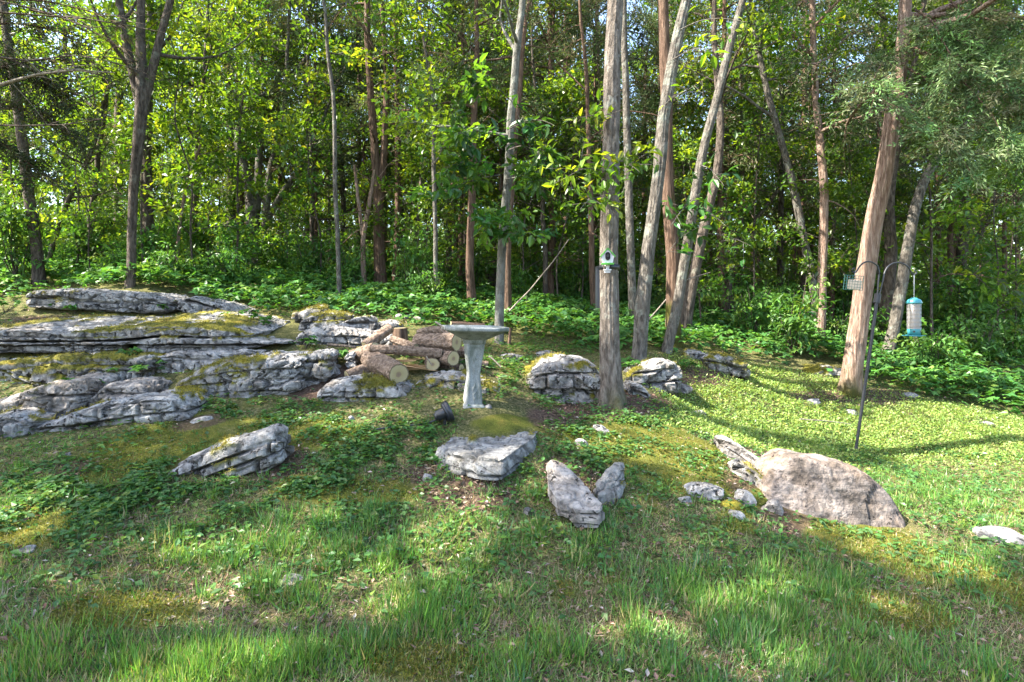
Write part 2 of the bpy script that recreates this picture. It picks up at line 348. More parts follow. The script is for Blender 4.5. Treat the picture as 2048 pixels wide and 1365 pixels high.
def ground_mat():
    m, n, out = mat('woodland_ground'); v = obj_coords(n, geo=True)
    a = nd(n, 'ShaderNodeAttribute', attribute_name='Col'); sp = n.nodes.new('ShaderNodeSeparateColor'); lk(n, a.outputs[0], sp.inputs[0])
    f1 = noise(n, 45, 5, .7, v); f2 = noise(n, 7, 4, .6, v); f3 = noise(n, 140, 3, .7, v)
    soil = ramp(n, f1, [(.28, (.025, .016, .012)), (.5, (.085, .055, .04)), (.66, (.16, .11, .08)), (.74, (.30, .24, .19))])
    turf = ramp(n, f1, [(.34, (.02, .024, .01)), (.48, (.08, .085, .03)), (.6, (.17, .145, .07)), (.7, (.30, .25, .16))])
    moss = ramp(n, f2, [(.28, (.06, .072, .014)), (.5, (.13, .138, .025)), (.72, (.19, .155, .035))])
    moss = mix(n, .85, moss, ramp(n, f3, [(.32, (.3, .3, .3)), (.62, (1.25, 1.25, 1.25))]), 'MULTIPLY')
    c = mix(n, sp.outputs[0], soil, turf); c = mix(n, sp.outputs[1], c, moss)
    p = nd(n, 'ShaderNodeBsdfPrincipled', Roughness=.95); p.inputs['Specular IOR Level'].default_value = .1
    lk(n, c, p.inputs['Base Color']); lk(n, bump(n, mix(n, .5, f1, f3), .9, .03), p.inputs['Normal']); lk(n, p.outputs[0], out.inputs[0]); return m
M['ground'] = ground_mat()

# ================================================================ cover of the ground: where moss, turf, plants and sun flecks lie
def blob(u, v, L):
    out = np.zeros_like(u)
    for cx, cy, rx, ry, ang in L:
        c, s = math.cos(math.radians(ang)), math.sin(math.radians(ang)); du, dv = u - cx, v - cy
        out = np.maximum(out, np.exp(-(((du * c + dv * s) / rx) ** 2 + ((-du * s + dv * c) / ry) ** 2) ** 2))
    return out
HERB_U = [-900, 30, 70, 500, 700, 850, 1000, 1100, 1200, 1400, 1480, 1600, 1700, 1850, 2048, 3000]
HERB_V = [600, 602, 576, 632, 634, 648, 668, 684, 706, 704, 722, 738, 762, 795, 835, 900]
MOSS_B = [(1330, 915, 210, 60, 18), (1560, 1010, 60, 40, 20), (1800, 1110, 260, 40, 18), (1800, 1230, 120, 40, 10), (60, 1060, 110, 50, -15), (300, 900, 200, 50, -15),
          (130, 640, 230, 14, 0), (700, 985, 150, 35, 0), (1000, 850, 60, 20, 0), (1480, 1050, 60, 30, 0), (250, 1230, 130, 40, 0), (520, 680, 80, 16, 0), (600, 870, 120, 30, 0), (860, 1330, 120, 40, 0)]
SOIL_B = [(130, 945, 80, 25, -10), (560, 930, 60, 30, -20), (930, 980, 110, 45, 10), (1230, 810, 120, 25, 0), (1420, 755, 120, 25, 0), (1150, 960, 70, 40, 30), (1560, 1045, 70, 30, 0),
          (650, 770, 90, 30, -20), (1100, 850, 50, 25, 20), (1690, 795, 160, 18, 0), (80, 640, 80, 10, 0), (400, 850, 60, 15, -10), (1500, 940, 40, 60, 40)]
GRASS_B = [(1500, 1250, 500, 150, 8), (1200, 1120, 220, 70, 10), (700, 1080, 230, 80, -5), (120, 1250, 140, 70, 0), (450, 1080, 180, 50, -10), (560, 1340, 150, 40, 0), (760, 1300, 120, 40, 0), (1850, 980, 220, 60, 10), (470, 880, 110, 25, -20),
           (930, 1250, 260, 90, 0), (350, 1330, 120, 40, 0), (1950, 1330, 200, 60, 0), (1330, 1180, 200, 60, 0), (1000, 820, 120, 18, 0), (860, 810, 120, 20, 0), (1950, 1180, 120, 40, 20), (620, 1190, 160, 40, 0)]
CREEP_B = [(300, 990, 260, 50, -12), (780, 900, 200, 60, 0), (600, 840, 150, 40, 0), (560, 980, 160, 40, -10), (100, 960, 120, 30, -10), (1180, 900, 90, 50, 20), (1650, 860, 420, 60, 3), (1900, 830, 260, 50, 0), (1000, 740, 100, 40, 0),
           (1350, 830, 200, 35, 0), (1520, 790, 160, 40, 0), (1780, 780, 160, 20, 0), (750, 960, 120, 40, 0), (1100, 700, 100, 20, 0), (1230, 860, 160, 30, 0), (430, 830, 160, 25, -15), (1120, 800, 60, 20, 0), (950, 880, 60, 20, 0), (600, 790, 60, 20, 0)]
LIT_B = [(1800, 842, 380, 58, 3), (1500, 805, 170, 44, 0), (1990, 895, 110, 24, 6), (1280, 850, 90, 14, 8), (1290, 915, 190, 20, 17), (1480, 900, 70, 30, 30), (1880, 1125, 210, 20, 19), (1790, 1225, 80, 18, 12),
         (890, 1075, 120, 48, -20), (780, 1215, 110, 66, -25), (1250, 1265, 120, 36, 0), (985, 1180, 34, 22, 0), (370, 1110, 105, 30, 0), (40, 1030, 110, 46, 0), (560, 1190, 70, 22, 10), (1060, 1290, 60, 24, 0), (120, 1180, 70, 26, 0), (1560, 1190, 60, 20, 0), (660, 1030, 60, 16, 0), (480, 950, 60, 14, -15), (1420, 1090, 50, 16, 0), (1130, 1110, 50, 16, 0), (80, 800, 70, 26, 0), (400, 652, 120, 9, 0), (120, 648, 90, 6, 0),
         (660, 835, 90, 24, 0), (690, 860, 40, 18, 0), (800, 690, 120, 40, 0), (740, 640, 150, 20, 0), (950, 635, 110, 22, 0), (1130, 745, 50, 20, 0), (1060, 650, 80, 24, 0), (1920, 770, 160, 44, 12),
         (1700, 700, 120, 26, 0), (1460, 700, 110, 26, 0), (330, 575, 120, 16, 0), (60, 585, 60, 16, 0), (560, 580, 90, 20, 0), (940, 800, 60, 14, 0), (1010, 760, 50, 26, 0), (240, 1230, 90, 20, -10), (1560, 1340, 90, 22, 0), (550, 1290, 60, 16, 0), (1120, 960, 28, 34, 0), (1640, 940, 60, 20, 0)]  # ground spots meant to be sunlit; crowns are thinned to let sun through
def uv_ground(x, y): return proj(np.stack([x, y, G(x, y)], -1))
def ground_cover(x, y):
    u, v = uv_ground(x, y); n1 = fbm2(x, y, 1.6, 4, 3); n2 = fbm2(x, y, 3.5, 4, 9); n3 = fbm2(x, y, 2.3, 4, 5)
    moss = sstep(.28, .62, blob(u, v, MOSS_B) * .75 + .30 + .55 * n2 - .12)
    soil = sstep(.3, .6, blob(u, v, SOIL_B) * .7 + .24 + .5 * n1 - .12)
    near = sstep(700, 760, v)
    return moss * near + (1 - near) * .15, soil, n1, n2, n3, u, v
def project_to_ground(p):
    g = np.full(len(p), .5)
    for _ in range(3):
        t = (p[:, 2] - g) / SUN[2]; q = p[:, :2] - SUN[None, :2] * t[:, None]; g = G(q[:, 0], q[:, 1])
    return q, g
_lx = np.arange(-11, 13, .04); _ly = np.arange(1.2, 16, .04); _LX, _LY = np.meshgrid(_lx, _ly, indexing='ij')
_lu, _lv = uv_ground(_LX, _LY); _LIT = blob(_lu + 14 * fbm2(_LX, _LY, 4, 3, 21), _lv + 9 * fbm2(_LX, _LY, 4, 3, 23), LIT_B)
def sun_gap(p):
    """0..1: how much a leaf here stands between the sun and one of the flecks of light on the ground"""
    q, g = project_to_ground(p); i = ((q[:, 0] + 11) / .04).astype(int); j = ((q[:, 1] - 1.2) / .04).astype(int)
    ok = (i >= 0) & (i < len(_lx)) & (j >= 0) & (j < len(_ly)); return np.where(ok, _LIT[np.clip(i, 0, len(_lx) - 1), np.clip(j, 0, len(_ly) - 1)], 0)

# ---------------------------------------------------------------- ground
def axis(segs):
    out = []
    for a, b, n in segs: out += list(np.linspace(a, b, n, endpoint=False))
    return np.array(out + [segs[-1][1]])
gx = axis([(-300, -60, 6), (-60, -14, 16), (-14, -5, 45), (-5, 6, 250), (6, 14, 50), (14, 60, 16), (60, 300, 6)])
gy = axis([(-200, -10, 6), (-10, 1.4, 20), (1.4, 5.5, 125), (5.5, 10, 80), (10, 20, 50), (20, 60, 20), (60, 400, 10)])
X, Y = np.meshgrid(gx, gy, indexing='ij'); Zg = G_exact(X, Y)
near = sstep(25, 12, np.hypot(X, Y - 4))
Zg += near * (.018 * fbm2(X, Y, 2.2, 3, 31) + .014 * fbm2(X, Y, 9, 3, 33))
mo, so, n1, n2, n3, u_, v_ = ground_cover(X, Y)
Zg += near * .016 * mo
i = np.arange(len(gx) - 1)[:, None] * len(gy); j = np.arange(len(gy) - 1)[None]
F = np.stack([i + j, i + len(gy) + j, i + len(gy) + j + 1, i + j + 1], -1).reshape(-1, 4)
gcol = np.stack([1 - so, mo * (1 - .8 * so), so], -1).reshape(-1, 3)
go = mesh_obj('ground', np.stack([X, Y, Zg], -1).reshape(-1, 3), F, M['ground'], gcol); go['kind'] = 'structure'

# ================================================================ rocks
FOOT = []                                   # footprints of rocks: no grass grows there
def layered(Pn, x, zz, thk, A, B, seed):
    """recess of bedding layers: per-layer offset and a groove at each bed joint"""
    wv = zz / thk + .35 * fbm(np.stack([x * 1.7, Pn[:, 1] * 1.2, zz * 2], -1), 3, seed) ; li = np.floor(wv); fr = wv - li
    off = vnoise(np.stack([li * 7.31 + .5, x * 1.3 + li * 3.3, np.zeros_like(x) + seed], -1), seed + 5)
    xb = x * 3.6 + 1.7 * li + .25 * fbm(Pn * 4, 2, seed + 61); xf = np.minimum(xb - np.floor(xb), 1 - xb + np.floor(xb)); brk = vnoise(np.stack([li * 3.17 + .5, np.floor(xb) + .5, np.zeros_like(x) + seed], -1), seed + 6)
    e = np.minimum(fr, 1 - fr); gr = np.exp(-(e / .11) ** 4) * (.35 + .65 * sstep(-.4, .3, vnoise(np.stack([x * 1.9, li * 5.1 + .5, np.zeros_like(x)], -1), seed + 8)))
    vc = np.exp(-(xf / .05) ** 4) * (brk > -.1); gr = np.maximum(gr, .8 * vc)
    return A * (.5 * off + .9 * brk) - B * gr, gr
def finish_rock(name, V, F, cen, thk, A, B, tilt, seed, moss, rough, matname, label, cat_='rock', group=None, moss_n=.35, parent=None, block=1.0):
    n = vnormals(V, F); x = V[:, 0]; zz = V[:, 2] - tilt * (x - cen[0])
    gr = np.zeros(len(V)); side = 1 - sstep(.55, .92, np.abs(n[:, 2]))
    if A or B:
        lay, gr = layered(V, x, zz, thk * 1.55, A * 1.5, B * 1.5, seed)
        hor = n.copy(); hor[:, 2] *= .15; V = V + hor * (lay * side)[:, None]; gr = gr * side
    wp = np.stack([x * 3.0, V[:, 1] * 3.0, zz * (5.0 if A or B else 4.0)], -1) + .35 * np.stack([fbm(V * 3, 2, seed + 40 + q) for q in range(3)], -1)
    f1, f2, cid = worley(wp * block, seed); crack = 1 - sstep(.0, .10, f2 - f1)
    V = V + n * (rough * ((1.5 * cid - 1.5 * crack) * (.25 + .75 * side)))[:, None]
    V = V + n * (rough * .8 * fbm(V * 3.2, 3, seed + 11) + rough * .9 * fbm(V * 14, 4, seed + 13))[:, None]
    ridge = np.abs(fbm(V * 5.5, 3, seed + 17)); cr2 = 1 - sstep(0, .07, ridge); V = V - n * (rough * 1.0 * cr2)[:, None]
    gr = np.clip(gr + .6 * crack * sstep(-.2, .3, fbm(V * 2, 2, seed + 31)) * (.3 + .7 * side) + .35 * cr2, 0, 1)
    n = vnormals(V, F)
    ms = np.zeros(len(V))
    if moss > 0:
        f = fbm(V * 2.6, 4, seed + 19) + .35 * fbm(V * 14, 2, seed + 20); ms = sstep(.0, .14, f * .9 + moss - .55) * sstep(moss_n - .25, moss_n + .2, n[:, 2])
        V = V + (n * .5 + np.array([0, 0, .5])) * (ms * (.014 + .012 * fbm(V * 16, 2, seed + 23)))[:, None]
    o = mesh_obj(name, V, F, M[matname], smooth=False, attrs={'moss': ms, 'groove': gr * .8 * (1 - ms)}, parent=parent)
    idx = np.nonzero(ms > .45)[0]
    if len(idx) > 30:
        rr = rs(seed); k = rr.choice(idx, min(len(idx) * 2, 2600)); nn = len(k); q = V[k] + rr.normal(0, .006, (nn, 3)) + n[k] * .004
        ph = fbm(q * 5, 3, seed + 50)[:, None] * .5 + .5; base_c = np.array([.10, .105, .018]) * (1 - ph) + np.array([.22, .18, .025]) * ph
        fv, ff, fc = leaves('quad', q, unit(n[k] + rr.normal(0, .7, (nn, 3))), rdir(rr, nn), rr.uniform(.008, .022, nn), rr.uniform(.005, .010, nn), np.clip(base_c * (1 + rr.normal(0, .25, (nn, 1))), .01, .6))
        fz = mesh_obj('moss', fv - np.array([V[:, 0].mean(), V[:, 1].mean(), V[:, 2].min()]), ff, M['grass'], fc, smooth=False, parent=o); fz['kind'] = 'stuff'
    if parent is None:
        recenter(o, (float(V[:, 0].mean()), float(V[:, 1].mean()), float(V[:, 2].min()))); tag(o, label, cat_, group)
    return o
def rock(label, d, D, top, bot, seed, name='ledge_rock', thk=.09, A=.035, B=.03, tilt=0, moss=.3, rough=.022, n=6.0, sink=.08, rb=0.0, matname='rock', d2=None, ends=8, moss_n=.35, res=.016, foot=True, block=1.0, lean=0.0):
    top = np.array(top, float); bot = np.array(bot, float); x0, x1 = top[0, 0], top[-1, 0]
    wid = (x1 - x0) / FPX * d; ht = abs(np.interp((x0 + x1) / 2, bot[:, 0], bot[:, 1]) - np.interp((x0 + x1) / 2, top[:, 0], top[:, 1])) / FPX * d
    nu = int(np.clip(wid / res, 30, 280)); na = int(np.clip((2 * D + 2 * ht + 2 * sink) / res, 40, 150)) // 4 * 4
    t = np.linspace(0, 1, nu); t = .75 * t + .25 * (.5 - .5 * np.cos(np.pi * t)); px = x0 + (x1 - x0) * t
    dd = d + ((d2 - d) * t if d2 is not None else 0 * t)
    dm = dd + D * (.35 if n < 3.6 else .06)
    zt = CAMZ - (np.interp(px, top[:, 0], top[:, 1]) - HZ) / FPX * dm; zb = CAMZ - (np.interp(px, bot[:, 0], bot[:, 1]) - HZ) / FPX * dd - sink
    for _ in range(3): zt[1:-1] = (zt[:-2] + 2 * zt[1:-1] + zt[2:]) / 4
    xx = (px - 1024) / FPX * dm; s = np.clip(1 - np.abs(2 * t - 1) ** ends, 0, 1) ** (1 / ends); s[[0, -1]] = .02
    q = na // 4; e = np.linspace(-1, 1, q, endpoint=False); o1 = np.ones(q)
    a = np.r_[e, o1, -e, -o1]; b = np.r_[-o1, e, o1, -e]; r = (np.abs(a) ** n + np.abs(b) ** n) ** (-1 / n); a, b = a * r, b * r
    zm, hz = (zt + zb) / 2, (zt - zb) / 2
    yy = dd[:, None] + D / 2 + D / 2 * a[None] * s[:, None]; z = zm[:, None] + hz[:, None] * b[None] * (.35 + .65 * s[:, None])
    yy = yy + lean * (b[None] * .5 + .5) * (1 - (a[None] * .5 + .5))
    z = z + rb * (yy - dd[:, None]) / D * (b[None] * .5 + .5)
    V = np.stack([np.repeat(xx[:, None], len(a), 1), yy, z], -1).reshape(-1, 3)
    m = len(a); i = np.arange(nu - 1)[:, None] * m; j = np.arange(m)[None]
    F = np.stack([i + j, i + (j + 1) % m, i + m + (j + 1) % m, i + m + j], -1).reshape(-1, 4)
    if foot: FOOT.append(np.array([[xx[0], dd[0]], [xx[-1], dd[-1]], [xx[-1], dd[-1] + D], [xx[0], dd[0] + D]]))
    # orientation check
    nn = vnormals(V, F); c = V.mean(0)
    if ((V - c) * nn).sum() < 0: F = F[:, ::-1]
    return finish_rock(name, V, F, c, thk, A, B, tilt, seed, moss, rough, matname, label, moss_n=moss_n, block=block)
def slab(label, poly, thick, seed, drop=0.0, name='stone_slab', matname='rockdark', moss=.2, rough=.010, na=150, nr=26, A=.012, B=.012, thk=.06, dome=.006, under=-.05):
    W = np.array([P(*q) for q in poly]) - np.array([0, 0, drop]); W = np.vstack([W, W[:1]]); per = resample(W, na + 1)[:-1]; cen = per.mean(0)
    M_ = np.c_[per[:, :2], np.ones(na)]; pl = np.linalg.lstsq(M_, per[:, 2], rcond=None)[0]
    rings = []
    for k in np.linspace(.03, 1, nr) ** .8:
        q = cen + (per - cen) * k; q[:, 2] = q[:, :2] @ pl[:2] + pl[2] + dome * (1 - k ** 4); rings.append(q)
    edge = rings[-1]
    for k in np.linspace(.12, 1, 12):
        q = edge.copy(); q[:, :2] = cen[:2] + (edge[:, :2] - cen[:2]) * (1 + .05 * math.sin(k * 2.6) - under * k * k); q[:, 2] -= thick * k; rings.append(q)
    V = np.vstack(rings); m = len(rings); i = np.arange(m - 1)[:, None] * na; j = np.arange(na)[None]
    F = np.stack([i + j, i + na + j, i + na + (j + 1) % na, i + (j + 1) % na], -1).reshape(-1, 4)
    nn = vnormals(V, F)
    if nn[:na * nr, 2].mean() < 0: F = F[:, ::-1]
    V = np.vstack([V, rings[0].mean(0)[None]]); idx = np.arange(na)
    FOOT.append(per[::6, :2])
    # cap of the centre as degenerate quads keeps one face type
    c = np.stack([idx, (idx + 1) % na, np.full(na, len(V) - 1), np.full(na, len(V) - 1)], -1)
    V2 = V[:-1]; r0 = rings[0].mean(0); V2[:na] = r0 + (V2[:na] - r0) * .02
    return finish_rock(name, V2, F, cen, thk, A, B, 0, seed, moss, rough, matname, label)
def stone(label, px, py, wpx, hpx, seed, matname='rock', name='loose_stone', ang=0, moss=0, group=None, d=None, deep=.8):
    b = gp(px, py + hpx * .35) if d is None else P(px, py + hpx * .35, d); s = b[1] / FPX
    nu, nv = 26, 18; th = np.linspace(0, 2 * np.pi, nu, endpoint=False); ph = np.linspace(.06, np.pi - .06, nv)
    D = np.stack([np.sin(ph)[:, None] * np.cos(th), np.sin(ph)[:, None] * np.sin(th), np.repeat(np.cos(ph)[:, None], nu, 1)], -1).reshape(-1, 3)
    r = rs(seed); rad = np.ones(len(D))
    for _ in range(9):                      # flat facets cut by random planes
        nrm = unit(r.normal(size=3)); h = r.uniform(.62, .9); dt = D @ nrm; rad = np.minimum(rad, np.where(dt > .05, h / np.maximum(dt, .05), 9))
    V = D * rad[:, None]; V = V * np.array([wpx * .56 * s, wpx * .56 * s * deep, hpx * .62 * s])
    c_, s_ = math.cos(math.radians(ang)), math.sin(math.radians(ang)); V = np.c_[V[:, 0] * c_ - V[:, 2] * s_, V[:, 1], V[:, 0] * s_ + V[:, 2] * c_]
    V = V + b + np.array([0, wpx * .3 * s, hpx * .22 * s])
    i = np.arange(nv - 1)[:, None] * nu; j = np.arange(nu)[None]; F = np.stack([i + j, i + nu + j, i + nu + (j + 1) % nu, i + (j + 1) % nu], -1).reshape(-1, 4)
    if ((V - V.mean(0)) * vnormals(V, F)).sum() < 0: F = F[:, ::-1]
    R_ = wpx * .5 * s; t = np.linspace(0, 6.28, 9)[:-1]; FOOT.append(np.stack([b[0] + R_ * np.cos(t), b[1] + .6 * R_ + .7 * R_ * np.sin(t)], -1))
    return finish_rock(name, V, F, V.mean(0), .05, 0, .0, 0, seed, moss, wpx * s * .045, matname, label, 'stone', group)

rock('long grey limestone ledge at the upper left with a dark gap beneath it', 7.2, .9, [(42,592),(60,580),(120,577),(200,582),(290,586),(315,594),(338,602)], [(42,617),(100,620),(200,624),(290,629),(338,626)], 101, sink=0, moss=.15, tilt=-.05, thk=.12, A=.03)
rock('short grey limestone block sloping down right of the upper ledge', 7.3, .7, [(360,602),(382,593),(420,602),(450,610),(476,622)], [(360,618),(400,634),(440,640),(476,642)], 102, moss=.15, tilt=-.25, sink=.03)
rock('small dark rock tucked between the two upper ledges', 7.75, .5, [(328,606),(345,603),(368,606)], [(328,625),(345,628),(368,625)], 103, moss=.4, matname='rockdark')
rock('top plate of the long left ledge with golden moss on its flat top', 5.75, 1.35, [(-60,664),(60,660),(120,664),(230,661),(270,656),(330,651),(400,655),(450,662),(500,676)], [(-60,682),(60,684),(160,683),(240,682),(330,672),(420,676),(500,684)], 104, sink=.0, moss=.66, thk=.06, A=.03, B=.02, rough=.014, rb=.13, n=9, moss_n=.6)
rock('thin middle plate of the long left ledge reaching farthest right', 5.70, 1.2, [(-60,684),(60,686),(160,684),(240,684),(330,674),(420,677),(500,680),(572,684)], [(-60,692),(100,690),(240,690),(330,690),(420,690),(500,690),(572,692)], 151, sink=.0, moss=.2, thk=.04, A=.04, B=.01, rough=.014, n=9)
rock('bottom plate of the long left ledge overhanging a dark gap', 5.76, 1.2, [(-60,694),(60,690),(160,690),(236,691)], [(-60,706),(60,708),(160,707),(236,704)], 152, sink=.0, moss=.15, thk=.07, A=.03, B=.01, rough=.016, n=8)
rock('bottom right plate of the long left ledge streaked with dark moss', 5.74, 1.2, [(268,692),(330,691),(400,690),(470,690),(530,690)], [(268,702),(330,708),(400,709),(470,702),(530,696)], 153, sink=.0, moss=.3, thk=.06, A=.03, B=.01, rough=.018, n=7)
rock('dark mossy limestone ledge under the long layered ledge at left', 5.35, .7, [(-60,722),(60,722),(130,713),(200,711),(298,716)], [(-60,785),(60,782),(150,778),(298,772)], 105, moss=.72, thk=.14, A=.03, B=.02, rough=.03, n=4.5, moss_n=.25)
rock('squared grey limestone block below the middle of the long ledge', 5.5, .6, [(302,712),(340,706),(400,706),(470,705),(520,704)], [(302,768),(340,768),(400,764),(470,740),(520,725)], 106, moss=.15, thk=.12, A=.02, B=.015, n=9)
rock('broad rounded limestone outcrop of thin cracked layers with moss on top', 4.95, .75, [(330,782),(360,757),(400,736),(450,722),(500,714),(560,711),(606,712)], [(330,795),(400,807),(500,802),(560,786),(606,768)], 107, moss=.42, thk=.055, A=.03, B=.03, tilt=.06, n=4.0, rough=.016)
rock('pitted pale limestone knob at the right end of the layered outcrop', 5.1, .5, [(588,722),(612,708),(640,695),(662,699),(672,712)], [(588,778),(620,770),(645,758),(672,735)], 108, moss=.3, thk=.1, n=3, rough=.025)
rock('flat pale pink sunlit boulder at the left edge of the photo', 4.72, .75, [(-40,812),(0,800),(60,780),(90,769),(130,768),(150,776),(160,790)], [(-40,838),(60,834),(130,832),(160,812)], 109, moss=.25, A=.025, B=.02, n=6, matname='rockwarm', rb=.03, rough=.02, ends=10)
rock('low pale boulder between the sunlit boulder and the layered outcrop', 4.85, .5, [(172,795),(200,772),(260,768),(290,780),(304,798)], [(172,815),(240,818),(304,812)], 110, moss=.2, A=.025, B=.02, n=6, matname='rockwarm', rb=.02, rough=.02, ends=10)
rock('long low pitted limestone slab sloping down to the left in front of the ledges', 4.45, .5, [(58,856),(120,836),(165,816),(220,801),(300,795),(345,796),(368,812)], [(58,866),(120,870),(200,857),(300,832),(368,824)], 111, moss=.33, tilt=.12, thk=.07, A=.03, B=.02, n=5, rough=.018)
rock('small dark mossy rock at the far left below the sunlit boulder', 4.4, .4, [(-30,838),(0,830),(30,832),(55,846)], [(-30,855),(20,858),(55,852)], 112, moss=.5)
rock('tilted slab of split grey layers lying alone in the left foreground', 3.8, .24, [(333,942),(370,920),(420,897),(480,874),(540,857),(562,866)], [(333,964),(380,968),(420,958),(480,935),(530,912),(562,890)], 113, moss=.25, tilt=.36, thk=.055, A=.035, B=.04, sink=.12, n=4, rough=.012)
rock('cracked whitish limestone in front of the log pile with green moss', 4.85, .6, [(630,788),(660,763),(700,752),(750,752),(800,758),(824,770)], [(630,800),(680,812),(750,809),(824,802)], 114, moss=.45, thk=.07, A=.025, B=.025, n=2.8)
rock('long pitted pale rock behind the pedestal of the bird bath', 5.02, .45, [(824,768),(850,752),(890,746),(940,750),(980,762),(994,776)], [(824,792),(900,802),(994,790)], 115, moss=.3, thk=.1, n=2.8, rough=.026)
rock('layered limestone with brown moss behind the left of the logs', 5.95, .7, [(596,672),(625,656),(680,652),(740,659),(795,674)], [(596,694),(700,700),(795,694)], 116, moss=.45, thk=.06, tilt=-.05, n=3)
rock('flat mossy ledge rock among green plants behind the outcrop', 6.5, .5, [(588,650),(612,634),(650,626),(690,632)], [(588,652),(640,652),(690,648)], 117, moss=.6, tilt=.08, thk=.05)
rock('small dark rock capped with brown moss below the thin grey tree', 6.9, .35, [(598,628),(620,616),(645,613),(658,622)], [(598,634),(630,634),(658,630)], 118, moss=.55, n=2.6)
rock('jagged limestone with a dark hollow behind the upper left log', 6.3, .5, [(676,652),(700,640),(730,634),(745,642),(752,656)], [(676,662),(715,662),(752,662)], 119, moss=.3, rough=.03)
rock('flat grey rock with yellow moss behind the upright stump', 6.5, .5, [(735,655),(760,643),(785,645),(800,655)], [(735,664),(765,664),(800,662)], 120, moss=.5)
rock('blocky layered stone propping the left end of the log pile', 5.35, .3, [(684,716),(692,706),(706,704),(716,712)], [(684,742),(700,746),(716,742)], 121, moss=.15, thk=.05, n=5)
rock('chunky layered boulder with bright yellow moss left of the big oak', 5.45, .75, [(1058,762),(1070,742),(1085,728),(1130,720),(1170,724),(1204,736)], [(1058,792),(1090,806),(1150,810),(1204,812)], 123, moss=.5, thk=.10, A=.05, B=.045, n=4.5, rough=.024)
rock('tilted white layered rock right of the big oak', 6.0, .5, [(1250,757),(1275,740),(1300,730),(1340,722),(1360,738),(1366,750)], [(1250,765),(1300,784),(1366,772)], 124, moss=.4, tilt=.18, thk=.08, A=.04, B=.04)
rock('small pale rock with yellow moss at the foot of the big oak', 5.6, .35, [(1248,780),(1262,766),(1285,770),(1310,792)], [(1248,795),(1280,800),(1310,802)], 125, moss=.5, tilt=-.2)
rock('white cracked rock with a mossy top beyond the leaning trees', 7.0, .5, [(1400,720),(1412,709),(1440,709),(1470,718),(1484,732)], [(1400,736),(1440,744),(1484,746)], 126, moss=.42, tilt=-.15, n=3)
rock('low mossy rock at the base of the reddish cedar behind the oak', 7.2, .4, [(1362,716),(1385,703),(1412,706),(1420,716)], [(1362,722),(1395,724),(1420,722)], 127, moss=.65)
rock('low mossy green rock left of the big leaning cedar', 8.0, .6, [(1590,742),(1620,735),(1660,733),(1690,742)], [(1590,760),(1640,764),(1690,762)], 128, moss=.8, matname='rockdark', n=2.8)
rock('large smooth streaked boulder in the right foreground', 3.95, .5, [(1542,992),(1550,966),(1570,940),(1600,920),(1632,920),(1655,929),(1690,929),(1740,944),(1770,962),(1795,984),(1815,1006),(1830,1032),(1838,1054)], [(1542,1000),(1565,1030),(1600,1046),(1680,1054),(1760,1060),(1838,1064)], 129, name='boulder', matname='boulder', moss=0, A=0, B=0, n=6, rough=.005, ends=9, rb=-.03, block=.3, lean=.16)
rock('narrow pale limestone rib running down towards the large boulder', float(gp(1462, 915)[1]) - .02, .22, [(1432,880),(1448,874),(1470,884),(1500,906),(1540,930),(1570,946)], [(1432,892),(1460,912),(1500,945),(1540,975),(1570,985)], 130, moss=.42, tilt=-.45, thk=.08, A=.02, B=.02, d2=float(gp(1560, 985)[1]), n=3.0, rough=.014)
rock('blue grey mossy stone lying against the narrow limestone rib', float(gp(1480, 958)[1]) - .05, .22, [(1466,930),(1480,920),(1510,938),(1540,962),(1558,988)], [(1468,945),(1495,975),(1530,1000),(1556,1004)], 131, moss=.38, tilt=-.4, thk=.1, A=.015, B=.02, d2=float(gp(1545, 1003)[1]) - .05, n=3.2)
slab('broad flat grey stone slab in front of the bird bath', [(876,884,3.98),(905,865,4.27),(940,850,4.5),(985,836,4.75),(1030,824,4.98),(1068,822,5.02),(1094,838,4.72),(1080,850,4.5),(1060,872,4.14),(1030,890,3.87),(1006,905,3.68),(960,902,3.72),(915,893,3.84)], .13, 140, .042, moss=.36)
slab('thin cracked stone lying on the back of the flat slab', [(1005,828,4.80),(1035,820,4.95),(1062,820,4.95),(1075,828,4.82),(1058,836,4.70),(1028,836,4.70)], .035, 141, .034, moss=.15, na=70, nr=12, rough=.008, A=.006, B=.004)
slab('upright pointed pale stone in the middle of the lawn', [(1092,926,3.74),(1104,920,3.78),(1128,926,3.74),(1160,956,3.60),(1186,992,3.45),(1202,1012,3.38),(1196,1024,3.33),(1150,1022,3.33),(1112,1000,3.40),(1094,965,3.55)], .10, 142, matname='rockwarm', moss=.1, dome=.012, thk=.04, under=.02)
slab('rounded grey stone leaning right of the pointed pale stone', [(1188,972,3.70),(1205,945,3.80),(1230,926,3.88),(1248,926,3.88),(1256,942,3.82),(1246,966,3.72),(1225,988,3.64),(1196,990,3.62)], .09, 143, matname='rockdark', moss=.12, dome=.03, under=.02)
